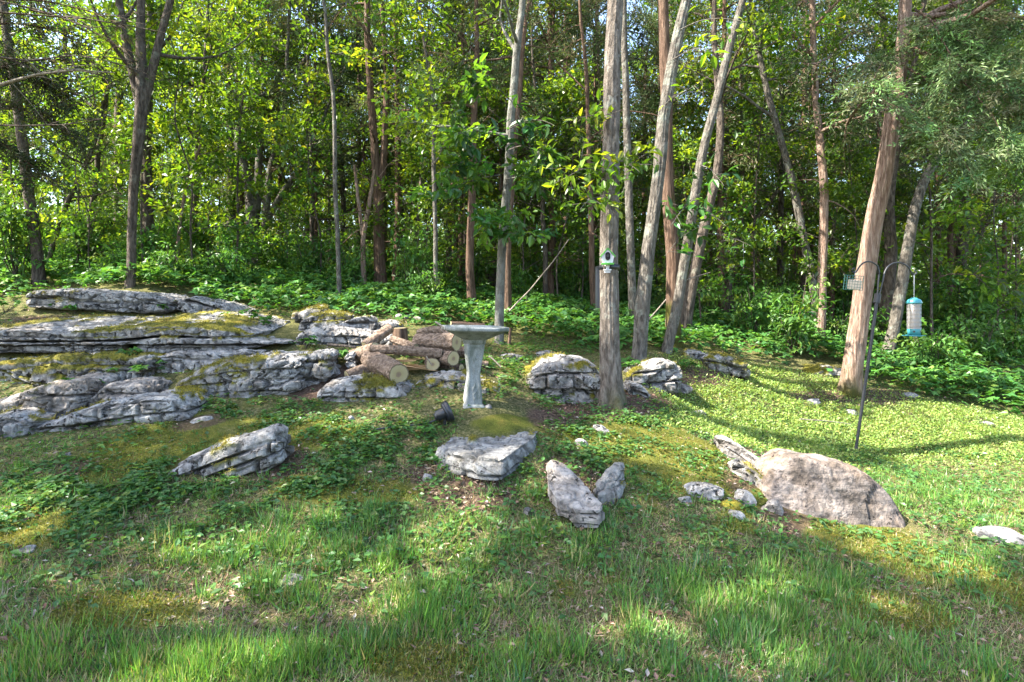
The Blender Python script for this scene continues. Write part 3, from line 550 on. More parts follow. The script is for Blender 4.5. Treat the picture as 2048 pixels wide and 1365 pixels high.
ST = [(1412,990,84,30,'rock','long mottled stone beside the fallen stick at the moss edge',8),(1495,1003,56,34,'rock','grey wedge stone left of the large boulder',-20),(1548,1022,42,36,'rockwarm','tan corner stone touching the foot of the large boulder',15),
 (1478,1035,40,18,'rock','low stone beside the bright yellow moss cushion',-15),(1372,1003,26,14,'rock','small stone at the end of the fallen stick',0),(2030,1082,90,22,'rockdark','flat pale stone at the right edge of the lawn',-5),(1972,1066,34,16,'rock','small white stone beside the flat pale stone at the right edge',-12),
 (1208,864,44,18,'rock','pale finger shaped stone on the moss behind the pointed stone',-35),(1164,888,26,16,'rock','small pale stone on the sunlit moss',-15),(853,957,20,16,'rock','small pale stone in bare soil left of the flat slab',-25),(933,942,22,10,'rock','flat pale chip under the corner of the flat slab',-10),
 (966,944,12,9,'rock','tiny chip beside the corner of the flat slab',0),(38,1110,46,20,'rockdark','smooth grey stone half buried in grass at the far left',12),(577,1168,40,18,'rock','pale stone half buried in the left foreground grass',-8),(1058,1026,26,16,'rock','white stone left of the foot of the pointed pale stone',0),
 (1632,806,36,14,'rock','white stone on the sunlit lawn left of the big leaning cedar',0),(1708,826,22,12,'rock','white stone below the big leaning cedar',0),(1828,792,38,12,'rock','white stone at the edge of the plants right of the cedar',-5),(1980,850,26,10,'rock','pale stone on the far right of the sunlit lawn',-8),
 (395,845,44,16,'rock','low cracked stone in front of the layered outcrop',15),(135,912,14,12,'rock','tiny pale stone in the soil at left',0),(700,838,14,10,'rock','tiny white stone in the plants below the cracked limestone',0),(975,815,16,10,'rock','white pebble at the foot of the bird bath',0),(1095,710,44,14,'rock','flat pale stone behind the boulder with yellow moss',0),
 (1020,716,56,16,'rock','mossy low stone behind the bird bath',5),(1360,780,60,16,'rockwarm','low tan stone on the soil behind the sunlit lawn',0),(1400,826,26,10,'rock','pale flat stone at the front of the sunlit soil',0),(560,645,34,12,'rockdark','small rock in front of the plants behind the long ledge',0),
 (798,634,20,14,'rockdark','leftmost small blue grey rock in the plants left of the bird bath',0),(816,635,16,12,'rockdark','middle small blue grey rock in the plants left of the bird bath',10),(838,637,26,10,'rockdark','rightmost flat blue grey rock in the plants left of the bird bath',0)]
for k, (px, py, w_, h_, mn, lb, an) in enumerate(ST): stone(lb, px, py, w_, h_, 300 + k, mn, ang=an, moss=.25 if k in (0, 3, 24) else 0)
print('rocks', round(time.time() - T0, 1))
# ================================================================ fire wood
def log(label, p0, p1, r0, r1=None, seed=0, caps=(0, 1), matname='logbark', name='log', n=40, m=46, bend=0.0, oblique=0.0):
    p0 = P(*p0); p1 = P(*p1); r1 = r1 or r0; L = np.linalg.norm(p1 - p0); ax = unit(p1 - p0)
    pts = np.linspace(0, 1, m)[:, None] * (p1 - p0) + p0; pts[:, 2] += bend * np.sin(np.linspace(0, np.pi, m))
    rad = np.linspace(r0, r1, m)
    V, F = tube(pts, rad, n); c = np.repeat(pts, n, 0); out = unit(V - c); al = (c - p0) @ ax
    loc = np.c_[out * 3.0, al * 2.5]; rr = np.repeat(rad, n)
    ang = np.tile(np.arange(n) / n * 2 * np.pi, m)
    fur = fbm(np.stack([np.cos(ang) * 4.2, np.sin(ang) * 4.2, al * 2.6], -1), 4, seed); big = fbm(np.stack([np.cos(ang) * .9, np.sin(ang) * .9, al * 3], -1), 2, seed + 3)
    V = V + out * (rr * (.13 * fur + .16 * big))[:, None]
    o = mesh_obj(name, V, F, M[matname]); R = Vector(ax).to_track_quat('Z', 'Y').to_matrix().to_4x4()
    X_ = Matrix.Translation(Vector(p0)) @ R; o.data.transform(X_.inverted()); o.matrix_world = X_
    tag(o, label, 'log', 'logs in the firewood pile')
    for e in caps:
        k = 0 if e == 0 else (m - 1) * n; ring = V[k:k + n]; cc = ring.mean(0); nr = 7
        VV = np.vstack([cc + (ring - cc) * t for t in np.linspace(.02, 1.0, nr)]); sg = (-1 if e == 0 else 1)
        VV = VV + ax * sg * .003
        i = np.arange(nr - 1)[:, None] * n; j = np.arange(n)[None]; FF = np.stack([i + j, i + (j + 1) % n, i + n + (j + 1) % n, i + n + j], -1).reshape(-1, 4)
        h = mesh_obj('cut_end', VV, FF, M['cut'], attrs={'ring': np.repeat(np.linspace(.02, 1, nr), n)}, smooth=False); h.data.transform(X_.inverted()); h.parent = o
    bpy.context.view_layer.update() if False else None
    return o
log('thick front log of the pile with its round cut end facing right', (742,717,5.42), (796,750,4.98), .098, .093, 1, oblique=.2)
log('long thin pale log lying level across the middle of the pile', (742,699,5.36), (884,708,5.40), .043, .046, 2, bend=.01)
log('fat log at the upper right of the pile with a notched pale end', (834,683,5.72), (913,685,5.50), .082, .084, 3)
log('knotty brown log lying on top at the right of the pile', (838,667,5.75), (926,676,5.62), .048, .040, 4, bend=.05)
log('medium log under the fat one with a slanting pale end', (866,716,5.58), (907,718,5.34), .068, .070, 5)
log('short log seen end on in the middle of the pile', (858,724,5.75), (865,729,5.30), .062, .062, 6)
log('log leaning up to the right at the top left of the pile', (730,692,5.62), (779,657,5.85), .050, .056, 7, caps=(0,1))
log('dark reddish log at the left of the pile ending in a small cut', (704,716,5.60), (752,699,5.42), .075, .070, 9)
log('torn narrow log beneath the stump in the pile', (784,679,5.75), (832,696,5.60), .036, .044, 10)
log('dark log low behind the bird bath pedestal', (872,739,5.62), (922,738,5.50), .05, .05, 11)
log('brown log at the back of the pile under the fat log', (846,702,5.9), (935,706,5.8), .055, .055, 12)
log('half hidden log beside the pedestal at the right of the pile', (890,726,5.75), (975,730,5.85), .045, .04, 13)
log('orange split log lying on the soil at the lower left of the pile', (694,752,5.18), (742,734,5.35), .045, .055, 14, matname='logbark')
log('bark covered log lying behind the bowl of the bird bath', (902,650,6.4), (968,654,6.5), .045, .04, 15, matname='browncedar')
st = log('upright cedar stump standing behind the pile', (801,690,6.0), (800,657,6.0), .082, .074, 16, caps=(1,), matname='browncedar', name='tree_stump'); st['category'] = 'stump'; del st['group']
log('small grey snag standing right of the bird bath', (1018,690,7.4), (1021,656,7.4), .022, .016, 17, caps=(), matname='browncedar', name='snag', n=14)['category'] = 'snag'
r = rs(55)
for k in range(14):
    a = P(r.uniform(788, 812), r.uniform(716, 742), r.uniform(5.30, 5.5)); e = a + np.array([r.uniform(.18, .36), r.uniform(-.2, .05), r.uniform(-.05, .05)])
    mb = MB(); ax = unit(e - a); s1 = unit(np.cross(ax, [0, 0, 1.])); R = np.stack([ax, s1, np.cross(ax, s1)], -1)
    L = np.linalg.norm(e - a); hh, ww = r.uniform(.006, .014), r.uniform(.012, .035)
    q = np.array([[0, -.5, 0], [0, .5, .2], [0, .1, 1], [.5, -.55, .1], [.5, .5, 0], [.5, -.1, 1.1], [1, -.2, .2], [1, .15, .1], [1, 0, .5]]) * np.array([L, ww, hh * 1.4])
    mb.add(q @ R.T + a, [[0, 1, 4, 3], [1, 2, 5, 4], [2, 0, 3, 5], [3, 4, 7, 6], [4, 5, 8, 7], [5, 3, 6, 8]]); mb.add(q @ R.T + a, [[0, 2, 1], [6, 7, 8]])
    o = mb.build('wood_splinter', M['splinter'], smooth=False); recenter(o, tuple(a)); tag(o, 'thin orange splinter of split wood among the logs', 'splinter', 'splinters in the middle of the firewood pile')
def stick(label, pts, r0, r1, seed, name='stick', matname='deadwood', cat_='stick', group=None, twigs=0):
    q = resample(np.array([P(*p) for p in pts]), 24); q = q + .012 * np.stack([fbm(np.c_[q[:, 0] * 3, q[:, 1] * 3, np.full(24, k * 9.1)], 2, seed) for k in range(3)], -1)
    mb = MB(); mb.tube(q, np.linspace(r0, r1, 24), 7); rr = rs(seed)
    for _ in range(twigs):
        k = rr.integers(5, 20); d_ = unit(rr.normal(size=3)) * rr.uniform(.08, .25); mb.tube(np.array([q[k], q[k] + d_ * .5, q[k] + d_ + [0, 0, -.02]]), [r1 * .7, r1 * .5, r1 * .3], 5)
    o = mb.build(name, M[matname]); recenter(o, tuple(q[0])); return tag(o, label, cat_, group)
stick('bare dead pole leaning up to the right behind the bird bath', [(1020,622,8.3),(1060,580,8.3),(1100,530,8.3),(1138,478,8.3)], .012, .006, 1, 'dead_branch', twigs=3)
stick('thin dead pole leaning right of the second grey tree', [(1294,642,7.6),(1330,600,7.7),(1370,560,7.8),(1420,545,7.9)], .011, .005, 2, 'dead_branch', twigs=2)
stick('pale fallen stick lying along the edge of the moss', [(1300,985,3.95),(1340,992,3.9),(1372,1003,3.85),(1400,1020,3.8)], .011, .008, 3)
stick('forked grey twig at the left end of the fallen stick', [(1300,990,3.95),(1310,980,4.0),(1335,972,4.02)], .009, .005, 4)
stick('short stick resting on the left rim of the bird bath', [(872,645,4.55),(880,650,4.5),(886,656,4.45)], .008, .007, 5)
stick('pale stick sticking out of the short log in the pile', [(853,714,5.25),(858,722,5.22),(863,731,5.2)], .006, .005, 6)
stick('pale stick lying in the grass right of the bird bath', [(978,712,5.9),(990,722,5.85),(1002,735,5.8)], .008, .006, 7)
stick('thin brown twig on the lawn left of the feeder pole', [(1600,838,6.3),(1650,842,6.3),(1700,848,6.3)], .006, .004, 8)
stick('reddish twig beside the flat white stone at the right edge', [(1985,1064,3.9),(2030,1058,3.92),(2090,1056,3.95)], .007, .005, 9, matname='browncedar')
stick('dark dead branch lying on the rock behind the logs', [(655,690,5.75),(690,692,5.7),(712,696,5.65)], .016, .012, 10, matname='darkbark')

# ================================================================ bird bath
bb = empty('bird_bath', tuple(P(943, 822, 4.62) + np.array([0, .12, .0]))); tag(bb, 'grey concrete bird bath on a tall waisted pedestal', 'bird bath')
bb.rotation_euler = (0, math.radians(1.5), math.radians(14))
def sqloft(levels, seg=9, corner=.12):
    """square section with chamfered corners, levels = (half width, z)"""
    V = []
    q = []
    for k in range(4):
        a = np.array([1, -1 + corner]); b = np.array([1, 1 - corner])
        for t in np.linspace(0, 1, seg): q.append((math.pi / 2 * k, a + (b - a) * t))
    base = np.array([[c[0] * math.cos(t) - c[1] * math.sin(t), c[0] * math.sin(t) + c[1] * math.cos(t)] for t, c in q])
    for h, z in levels: V.append(np.c_[base * h, np.full(len(base), z)])
    m = len(base); V = np.array(V).reshape(-1, 3); i = np.arange(len(levels) - 1)[:, None] * m; j = np.arange(m)[None]
    F = np.stack([i + j, i + (j + 1) % m, i + m + (j + 1) % m, i + m + j], -1).reshape(-1, 4); return V, F, base
zz = np.linspace(0, 1, 60); wid = .046 + .026 * (1 - sstep(0, .6, zz)) + .030 * sstep(.40, 1, zz)
V, F, base = sqloft([(wd, .035 + .505 * z) for wd, z in zip(wid, zz)], 17, .16)
m_ = len(base)                                   # carved frame and leaf spray in relief on each face
ww = np.tile(np.r_[[np.linspace(-1, 1, 17)] * 4].ravel(), 60); hh = np.repeat(zz, m_)
rel = np.zeros(len(V)); rel -= .006 * (sstep(.70, .62, abs(ww)) * sstep(.05, .09, hh) * sstep(.95, .91, hh))
for (cx, cz, an, ln) in [(.05,.82,.9,.3),(.2,.76,.3,.28),(-.15,.72,2.2,.3),(.1,.66,.8,.3),(-.2,.60,2.4,.28),(0,.56,1.4,.3),(0,.30,.9,.3),(-.2,.25,2.3,.3),(.15,.20,.6,.3),(-.1,.14,2.1,.3),(.1,.11,.9,.25)]:
    du, dv = (ww - cx), (hh - cz) * 4.5; a_ = du * math.cos(an) + dv * math.sin(an); b_2 = -du * math.sin(an) + dv * math.cos(an); rel += .009 * np.exp(-((a_ / ln) ** 2 + (b_2 / .10) ** 2) ** 2)
out = V.copy(); out[:, 2] = 0; V = V + unit(out) * rel[:, None]
mesh_obj('pedestal', V, F, M['concrete'], parent=bb)
V, F, _ = sqloft([(.0, -.06), (.092, -.06), (.094, .018), (.088, .026), (.080, .040), (.0, .040)], 9, .16); mesh_obj('plinth', V, F, M['concrete'], parent=bb)
V, F, _ = sqloft([(.0, .538), (.086, .538), (.088, .566), (.100, .574), (.196, .622), (.250, .648), (.260, .652), (.262, .676), (.256, .681), (.240, .681), (.232, .672), (.18, .636), (.10, .618), (0, .614)], 9, .42)
mesh_obj('bowl', V, F, M['concrete'], parent=bb)

# ================================================================ landscape spotlight
sp = empty('garden_spotlight', tuple(gp(890, 848))); tag(sp, 'black garden spotlight lying tilted in the grass beside the flat slab', 'spotlight')
R = Matrix.Rotation(math.radians(18), 4, 'Z') @ Matrix.Rotation(math.radians(68), 4, 'Y')
def lat(name, prof, mat_, parent, n=28, X_=None, smooth=True):
    V, F = lathe(prof, n); o = mesh_obj(name, V, F, mat_, parent=parent, smooth=smooth)
    if X_ is not None: o.data.transform(X_)
    return o
sp.scale = (1.4, 1.4, 1.4); S = Matrix.Translation((0, 0, .062)) @ R
lat('lamp_body', [(0, -.062), (.018, -.062), (.022, -.058), (.022, -.05), (.030, -.048), (.032, -.01), (.036, 0)], M['blackplastic'], sp, X_=S)
lat('lamp_flange', [(.03, -.006), (.050, -.004), (.056, .002), (.056, .008), (.052, .011)], M['blackplastic'], sp, X_=S)
lat('lamp_hood', [(.05, .006), (.058, .012), (.060, .03), (.055, .032), (.050, .024), (0, .022)], M['blackplastic'], sp, X_=S)
mb = MB(); mb.tube(np.array([[0, 0, .04], [.0, 0, .01], [.0, 0, -.06]]), [.012, .010, .006], 10); mb.build('ground_stake', M['blackplastic'], sp)
mb = MB(); mb.tube(resample(np.array([[-.03, 0, .03], [-.10, -.03, .004], [-.22, -.05, .0], [-.36, -.09, -.01]]), 16), .005, 6); mb.build('cable', M['blackplastic'], sp)

# ================================================================ feeder pole with hooks
base = P(1711, 906, 6.0); topc = P(1754, 606, 6.0)
fp = empty('feeder_pole', tuple(base)); tag(fp, 'leaning black steel pole with two curved hooks on the sunlit lawn', 'feeder pole')
def loc(*p): return P(*p) - base
mb = MB(); mb.tube(np.array([loc(1708, 925, 6.0), loc(1711, 905, 6.0), loc(1733, 750, 6.0), loc(1753, 606, 6.0)]), [.013, .0145, .0165, .0175], 12); mb.build('shaft', M['blackmetal'], fp)
mb = MB(); mb.tube(np.array([loc(1753, 606, 6.0), loc(1756, 588, 6.0)]), .032, 14); mb.build('collar', M['blackmetal'], fp)
def arc(pts, n=40): return resample(np.array([loc(*p) for p in pts]), n)
A1 = [(1755,590,6.0),(1757,560,6.0),(1759,545,6.0),(1755,532,6.0),(1745,525,5.98),(1735,523,5.96),(1725,527,5.95),(1717,536,5.93),(1714,543,5.92),(1709,547,5.92),(1704,543,5.92),(1704,538,5.92),(1709,537,5.92)]
A2 = [(1759,590,6.0),(1766,560,6.0),(1769,545,6.02),(1775,534,6.03),(1785,527,6.05),(1797,525,6.07),(1809,529,6.08),(1818,536,6.09),(1822,545,6.1),(1827,551,6.1),(1833,548,6.1),(1834,543,6.1),(1829,541,6.1)]
for nm, a in (('hook_arm', A1), ('hook_arm', A2)):
    mb = MB(); mb.tube(arc(a, 60), .008, 8); mb.build(nm, M['blackmetal'], fp)
for a in ([(1683,920,6.05),(1683,900,6.05),(1711,905,6.0)], [(1688,916,5.85),(1688,908,5.85),(1711,908,5.98),(1739,908,5.9),(1740,922,5.9)]):
    mb = MB(); q = np.array([loc(*p) for p in a]); mb.tube(np.repeat(q, 1, 0), .006, 8); mb.build('step_prong', M['blackmetal'], fp)
# suet cage
c0 = P(1707, 566, 5.92); sg = empty('suet_feeder', tuple(c0)); sg.rotation_euler = (0, math.radians(6), math.radians(-28)); tag(sg, 'square green wire suet cage hanging from the left hook', 'bird feeder')
a, b_w, h = .085, .024, .075
for f in (-1, 1):
    mb = MB()
    for x in np.linspace(-a, a, 8): mb.tube([[x, f * b_w, -h], [x, f * b_w, h]], .0018, 5)
    for z in np.linspace(-h, h, 6): mb.tube([[-a, f * b_w, z], [a, f * b_w, z]], .0018, 5)
    mb.build('wire_panel', M['greenwire'], sg)
for xs in (-1, 1):
    mb = MB()
    for z in np.linspace(-h, h, 6): mb.tube([[xs * a, -b_w, z], [xs * a, b_w, z]], .0018, 5)
    mb.build('wire_side', M['greenwire'], sg)
V = np.array([[x, y, z] for x in np.linspace(-.07, .07, 9) for y in (-.016, .016) for z in np.linspace(-.072, .045, 8)])
mb = MB(); mb.box((0.012, 0, -.02), (.125, .032, .10)); o = mb.build('suet_cake', M['suet'], sg, smooth=False)
bm_ = o.modifiers.new('bevel', 'BEVEL'); bm_.width = .008; bm_.segments = 2
mb = MB(); mb.tube(np.array([[0, 0, h], [.004, 0, .11], [.0, 0, .135]]), .0015, 5); mb.build('hanger', M['wire'], sg)
# tube feeder
c1 = P(1828, 636, 6.1); tf = empty('tube_feeder', tuple(c1)); tag(tf, 'teal tube feeder with wire coil hanging from the right hook', 'bird feeder'); s = 6.1 / FPX
lat('lid', [(0, 40 * s), (5 * s, 40 * s), (6 * s, 38.5 * s), (11.5 * s, 36 * s), (13 * s, 33 * s), (14 * s, 30 * s), (13.6 * s, 28.5 * s), (12 * s, 28 * s), (0, 28 * s)], M['teal'], tf)
lat('seed_core', [(0, 28 * s), (10 * s, 28 * s), (10 * s, -22 * s), (0, -22 * s)], M['seed'], tf)
for k in range(19):
    t = np.linspace(0, 2 * np.pi, 25); z = (26.5 - k * 2.65) * s; mb = MB(); mb.tube(np.c_[11.6 * s * np.cos(t), 11.6 * s * np.sin(t), np.full(25, z)], .0042, 6, cap=False); mb.build('wire_ring', M['wire'], tf)
bs = lat('feeder_base', [(0, -21 * s), (11 * s, -21 * s), (11.6 * s, -23 * s), (11.2 * s, -35 * s), (0, -35 * s)], M['teal'], tf)
for k in range(3):
    t = math.radians(-125 + 70 * k); mb = MB(); mb.tube(np.array([[10.6 * s * math.cos(t), 10.6 * s * math.sin(t), -27 * s], [11.9 * s * math.cos(t), 11.9 * s * math.sin(t), -27 * s]]), .011, 12); mb.build('feeding_port', M['blackplastic'], bs)
mb = MB(); mb.tube(np.array([[-24 * s, 0, -35.5 * s], [24 * s, 0, -35.5 * s]]), .004, 6); mb.build('perch_rod', M['teal'], tf)
lat('tray', [(0, -36 * s), (13.5 * s, -36 * s), (14.5 * s, -34.6 * s), (14 * s, -36.8 * s), (0, -37.4 * s)], M['teal'], tf)
mb = MB(); mb.tube(np.array([[0, 0, 39 * s], [0, 0, 62 * s], [0, 0, 88 * s]]), [.003, .004, .007], 8); mb.build('hanger_rod', M['wire'], tf)

# ================================================================ bird camera on the big oak
cb = empty('bird_camera', tuple(P(1215, 520, 5.25))); cb.rotation_euler = (0, 0, math.radians(-6)); tag(cb, 'small white and green house shaped bird camera strapped to the big oak', 'bird camera'); s = 5.2 / FPX
def prism(poly, y0, y1):
    p = np.array(poly, float); n = len(p); V = np.vstack([np.c_[p[:, 0], np.full(n, y0), p[:, 1]], np.c_[p[:, 0], np.full(n, y1), p[:, 1]]]); mb = MB(); i = np.arange(n)
    mb.add(V, np.c_[i, (i + 1) % n, n + (i + 1) % n, n + i])
    c = np.array([[p[:, 0].mean(), y0, p[:, 1].mean()]]); mb.add(np.vstack([V[:n], c]), np.c_[(i + 1) % n, i, np.full(n, n)])
    c = np.array([[p[:, 0].mean(), y1, p[:, 1].mean()]]); mb.add(np.vstack([V[n:], c]), np.c_[i, (i + 1) % n, np.full(n, n)]); return mb
def S_(L): return [(x * s, z * s) for x, z in L]
prism(S_([(-10, -7), (10, -7), (12.5, 6), (0, 21), (-12.5, 6)]), -.035, .035).build('body', M['white'], cb, smooth=False)
prism(S_([(-14, 5), (0, 21.2), (0, 24), (-16, 6.2)]), -.05, .045).build('roof_panel', M['green'], cb, smooth=False)
prism(S_([(14, 5), (16, 6.2), (0, 24), (0, 21.2)]), -.05, .045).build('roof_panel', M['green'], cb, smooth=False)
def rr(w_, h_, z0, k=10):
    t = np.linspace(0, np.pi, k); return [(w_ * math.cos(a), z0 + h_ - w_ + w_ * math.sin(a)) for a in t] + [(w_ * math.cos(a), z0 - h_ + w_ + w_ * math.sin(a)) for a in t + np.pi]
prism(S_(rr(6.0, 9.2, 7.5)), -.041, -.03).build('camera_bezel', M['white'], cb, smooth=False)
cm = prism(S_(rr(5.0, 8.2, 6.8)), -.045, -.03).build('camera_window', M['lens'], cb, smooth=False)
mb = MB(); mb.tube(np.array([[0, -.052, 7.4 * s], [0, -.044, 7.4 * s]]), .011, 16); mb.build('camera_lens', M['blackplastic'], cm)
mb = MB(); mb.tube(np.array([[0, -.0535, 7.4 * s], [0, -.0525, 7.4 * s]]), .005, 12); mb.build('lens_glass', M['lens'], cm)
mb = MB(); mb.box((0, -.028, -8.6 * s), (24 * s, .075, 3.6 * s)); mb.build('seed_tray', M['green'], cb, smooth=False)
mb = MB(); mb.tube(np.array([[0, -.01, -11 * s], [0, -.005, -19 * s]]), [.020, .014], 14); mb.build('bracket_neck', M['white'], cb)
mb = MB(); mb.box((0, .0, -20.5 * s), (15 * s, .06, 2.5 * s)); mb.box((-.5 * s, .01, -24 * s), (12 * s, .05, 4.5 * s)); mb.build('bracket_foot', M['white'], cb, smooth=False)
tcen = P(1219, 535, 5.4); t = np.linspace(0, 2 * np.pi, 49); mb = MB(); q = np.c_[.098 * np.cos(t), .098 * np.sin(t), 0 * t]
V = np.vstack([q + [0, 0, -.022], q + [0, 0, .022]]); n = 49; i = np.arange(n - 1); mb.add(V, np.c_[i, i + 1, n + i + 1, n + i]); so_ = mb.build('strap', M['blackplastic'], cb)
so_.data.transform(Matrix.Rotation(math.radians(6), 4, 'Z') @ Matrix.Translation(Vector(tcen - P(1215, 520, 5.25))))
so_.modifiers.new('thick', 'SOLIDIFY').thickness = .006
sp_ = empty('solar_panel', tuple(P(1195, 575, 5.5))); sp_.rotation_euler = (0, 0, math.radians(87)); tag(sp_, 'dark slate panel seen edge on at the left side of the big oak', 'solar panel')
mb = MB(); mb.box((0, 0, 0), (.2, .022, .36)); mb.build('panel_face', M['panel'], sp_, smooth=False)
mb = MB(); mb.box((0, 0, .19), (.21, .026, .02)); mb.box((0, 0, -.19), (.21, .026, .02)); mb.build('panel_frame', M['blackplastic'], sp_, smooth=False)
mb = MB(); mb.tube(np.array([[.0, -.02, .15], [.03, -.08, .18], [.05, -.14, .22]]), .010, 8); mb.build('panel_arm', M['blackplastic'], sp_)
# ================================================================ iron fence far left
fe = empty('iron_fence', tuple(P(150, 475, 15.0))); tag(fe, 'black iron picket fence glimpsed through the trees at the far left', 'fence'); b0 = P(150, 475, 15.0)
for k in range(26):
    p = P(90 + 7.6 * k, 430, 15.0) - b0; mb = MB(); mb.tube(np.array([p + [0, 0, -.75], p + [0, 0, .12], p + [0, 0, .18]]), [.011, .011, .002], 6); mb.build('picket', M['iron'], fe)
for z in (434, 462):
    mb = MB(); mb.tube(np.array([P(86, z, 15.0) - b0, P(286, z, 15.0) - b0]), .016, 6); mb.build('rail', M['iron'], fe)
print('things', round(time.time() - T0, 1))
# ================================================================ trees
GREENS = [(.08, .165, .024), (.115, .205, .026), (.055, .125, .028), (.16, .235, .028)]
CEDARS = [(.075, .115, .045), (.10, .14, .06), (.13, .125, .07), (.05, .08, .03)]
def grow(pts, rad, r, z0, nb, Lb, kind, up=.35, per=7, bias=None, gap=False, gapn=2):
    """limbs and twigs along a stem; returns limb tubes and leaf anchor points with twig directions"""
    tubes = []; anc = []; z = pts[:, 2]; idx = np.nonzero(z > z0)[0]
    if len(idx) < 3: return tubes, anc
    az = r.uniform(0, 6.28)
    for k in range(nb):
        i = idx[min(len(idx) - 1, int(len(idx) * ((k + r.uniform(0, 1)) / nb)))]; rel = (z[i] - z[idx[0]]) / max(z[idx[-1]] - z[idx[0]], .1)
        az += 2.4 + r.normal(0, .4); L = Lb * (1 - .55 * rel) * r.uniform(.6, 1.15)
        e = up + r.normal(0, .15) + .5 * rel
        d = np.array([math.cos(az) * math.cos(e), math.sin(az) * math.cos(e), math.sin(e)])
        if bias is not None: d = unit(d + np.array(bias))
        n = 8; q = [pts[i].copy()]; dd = d.copy()
        for s in range(n - 1):
            dd = unit(dd + r.normal(0, .16, 3) + np.array([0, 0, (-.06 if kind == 'cedar' else .03)])); q.append(q[-1] + dd * L / (n - 1))
        q = np.array(q)
        if gap and (sun_gap(q[1:]) > .45).sum() >= gapn: continue
        n = len(q); rb = min(rad[i] * .55, .012 + .016 * L); tubes.append((q, np.linspace(rb, .004, n), 6))
        for s in range(per):
            t = r.uniform(.25, 1.0); j = min(n - 2, int(t * (n - 1))); b = q[j] + (q[j + 1] - q[j]) * r.uniform()
            td = unit(unit(q[j + 1] - q[j]) * .7 + rdir(r, 1)[0] * np.array([.8, .8, .45])); tl = L * r.uniform(.2, .45)
            tw = np.array([b + td * tl * x + np.array([0, 0, -.06 * tl * x * x]) for x in (0, .33, .66, 1.0)])
            if gap and sun_gap(tw).max() > .5: continue
            tubes.append((tw, np.linspace(.006, .002, 4), 4)); anc.append((tw, td))
    return tubes, anc
def foliage(anc, r, kind, per_twig, L, spread, cols=None, wts=None):
    if not anc: return None
    A = np.array([a[0] for a in anc]); D = np.array([a[1] for a in anc]); n = len(A) * per_twig
    k = r.integers(0, len(A), n); t = r.uniform(.1, 1.05, n) * 3; i = np.clip(t.astype(int), 0, 2); f = t - i
    p = A[k, i] * (1 - f)[:, None] + A[k, i + 1] * f[:, None]; p = p + r.normal(0, spread, (n, 3)) * np.array([1, 1, .55])
    if kind == 'cedar':
        ax = unit(D[k] + r.normal(0, .7, (n, 3)) + np.array([0, 0, -.15])); nr = unit(r.normal(0, 1, (n, 3)) + [0, 0, .6]); l = L * r.uniform(.6, 1.4, n); w_ = l * .26
    else:
        ax = unit(D[k] * .6 + r.normal(0, .6, (n, 3)) + np.array([0, 0, -.25])); nr = unit(np.array([0, 0, 1.]) + r.normal(0, .42, (n, 3))); l = L * r.uniform(.6, 1.3, n); w_ = l * .52
    c = palette(r, len(A), cols or (CEDARS if kind == 'cedar' else GREENS), wts or [4, 3, 3, 2], .15)[k]; c = np.clip(c * (1 + r.normal(0, .12, (n, 1))), .004, .9)
    return p, ax, nr, l, w_, c
def bark_disp(V, pts, rad, n, seed, amp, cedar=False):
    m = len(pts); c = np.repeat(pts, n, 0); out = unit(V - c); ang = np.tile(np.arange(n) / n * 2 * np.pi, m); al = np.repeat(np.r_[0, np.cumsum(np.linalg.norm(np.diff(pts, axis=0), axis=1))], n); rr_ = np.repeat(rad, n)
    k = 6.5 if cedar else 5.0; f = fbm(np.stack([np.cos(ang) * k, np.sin(ang) * k, al * (1.1 if cedar else 2.6)], -1), 4, seed); g = fbm(np.stack([np.cos(ang) * .8, np.sin(ang) * .8, al * 1.1], -1), 2, seed + 4)
    return V + out * (rr_ * (amp * f + .07 * g))[:, None]
TREES = []; TRUNKS = []
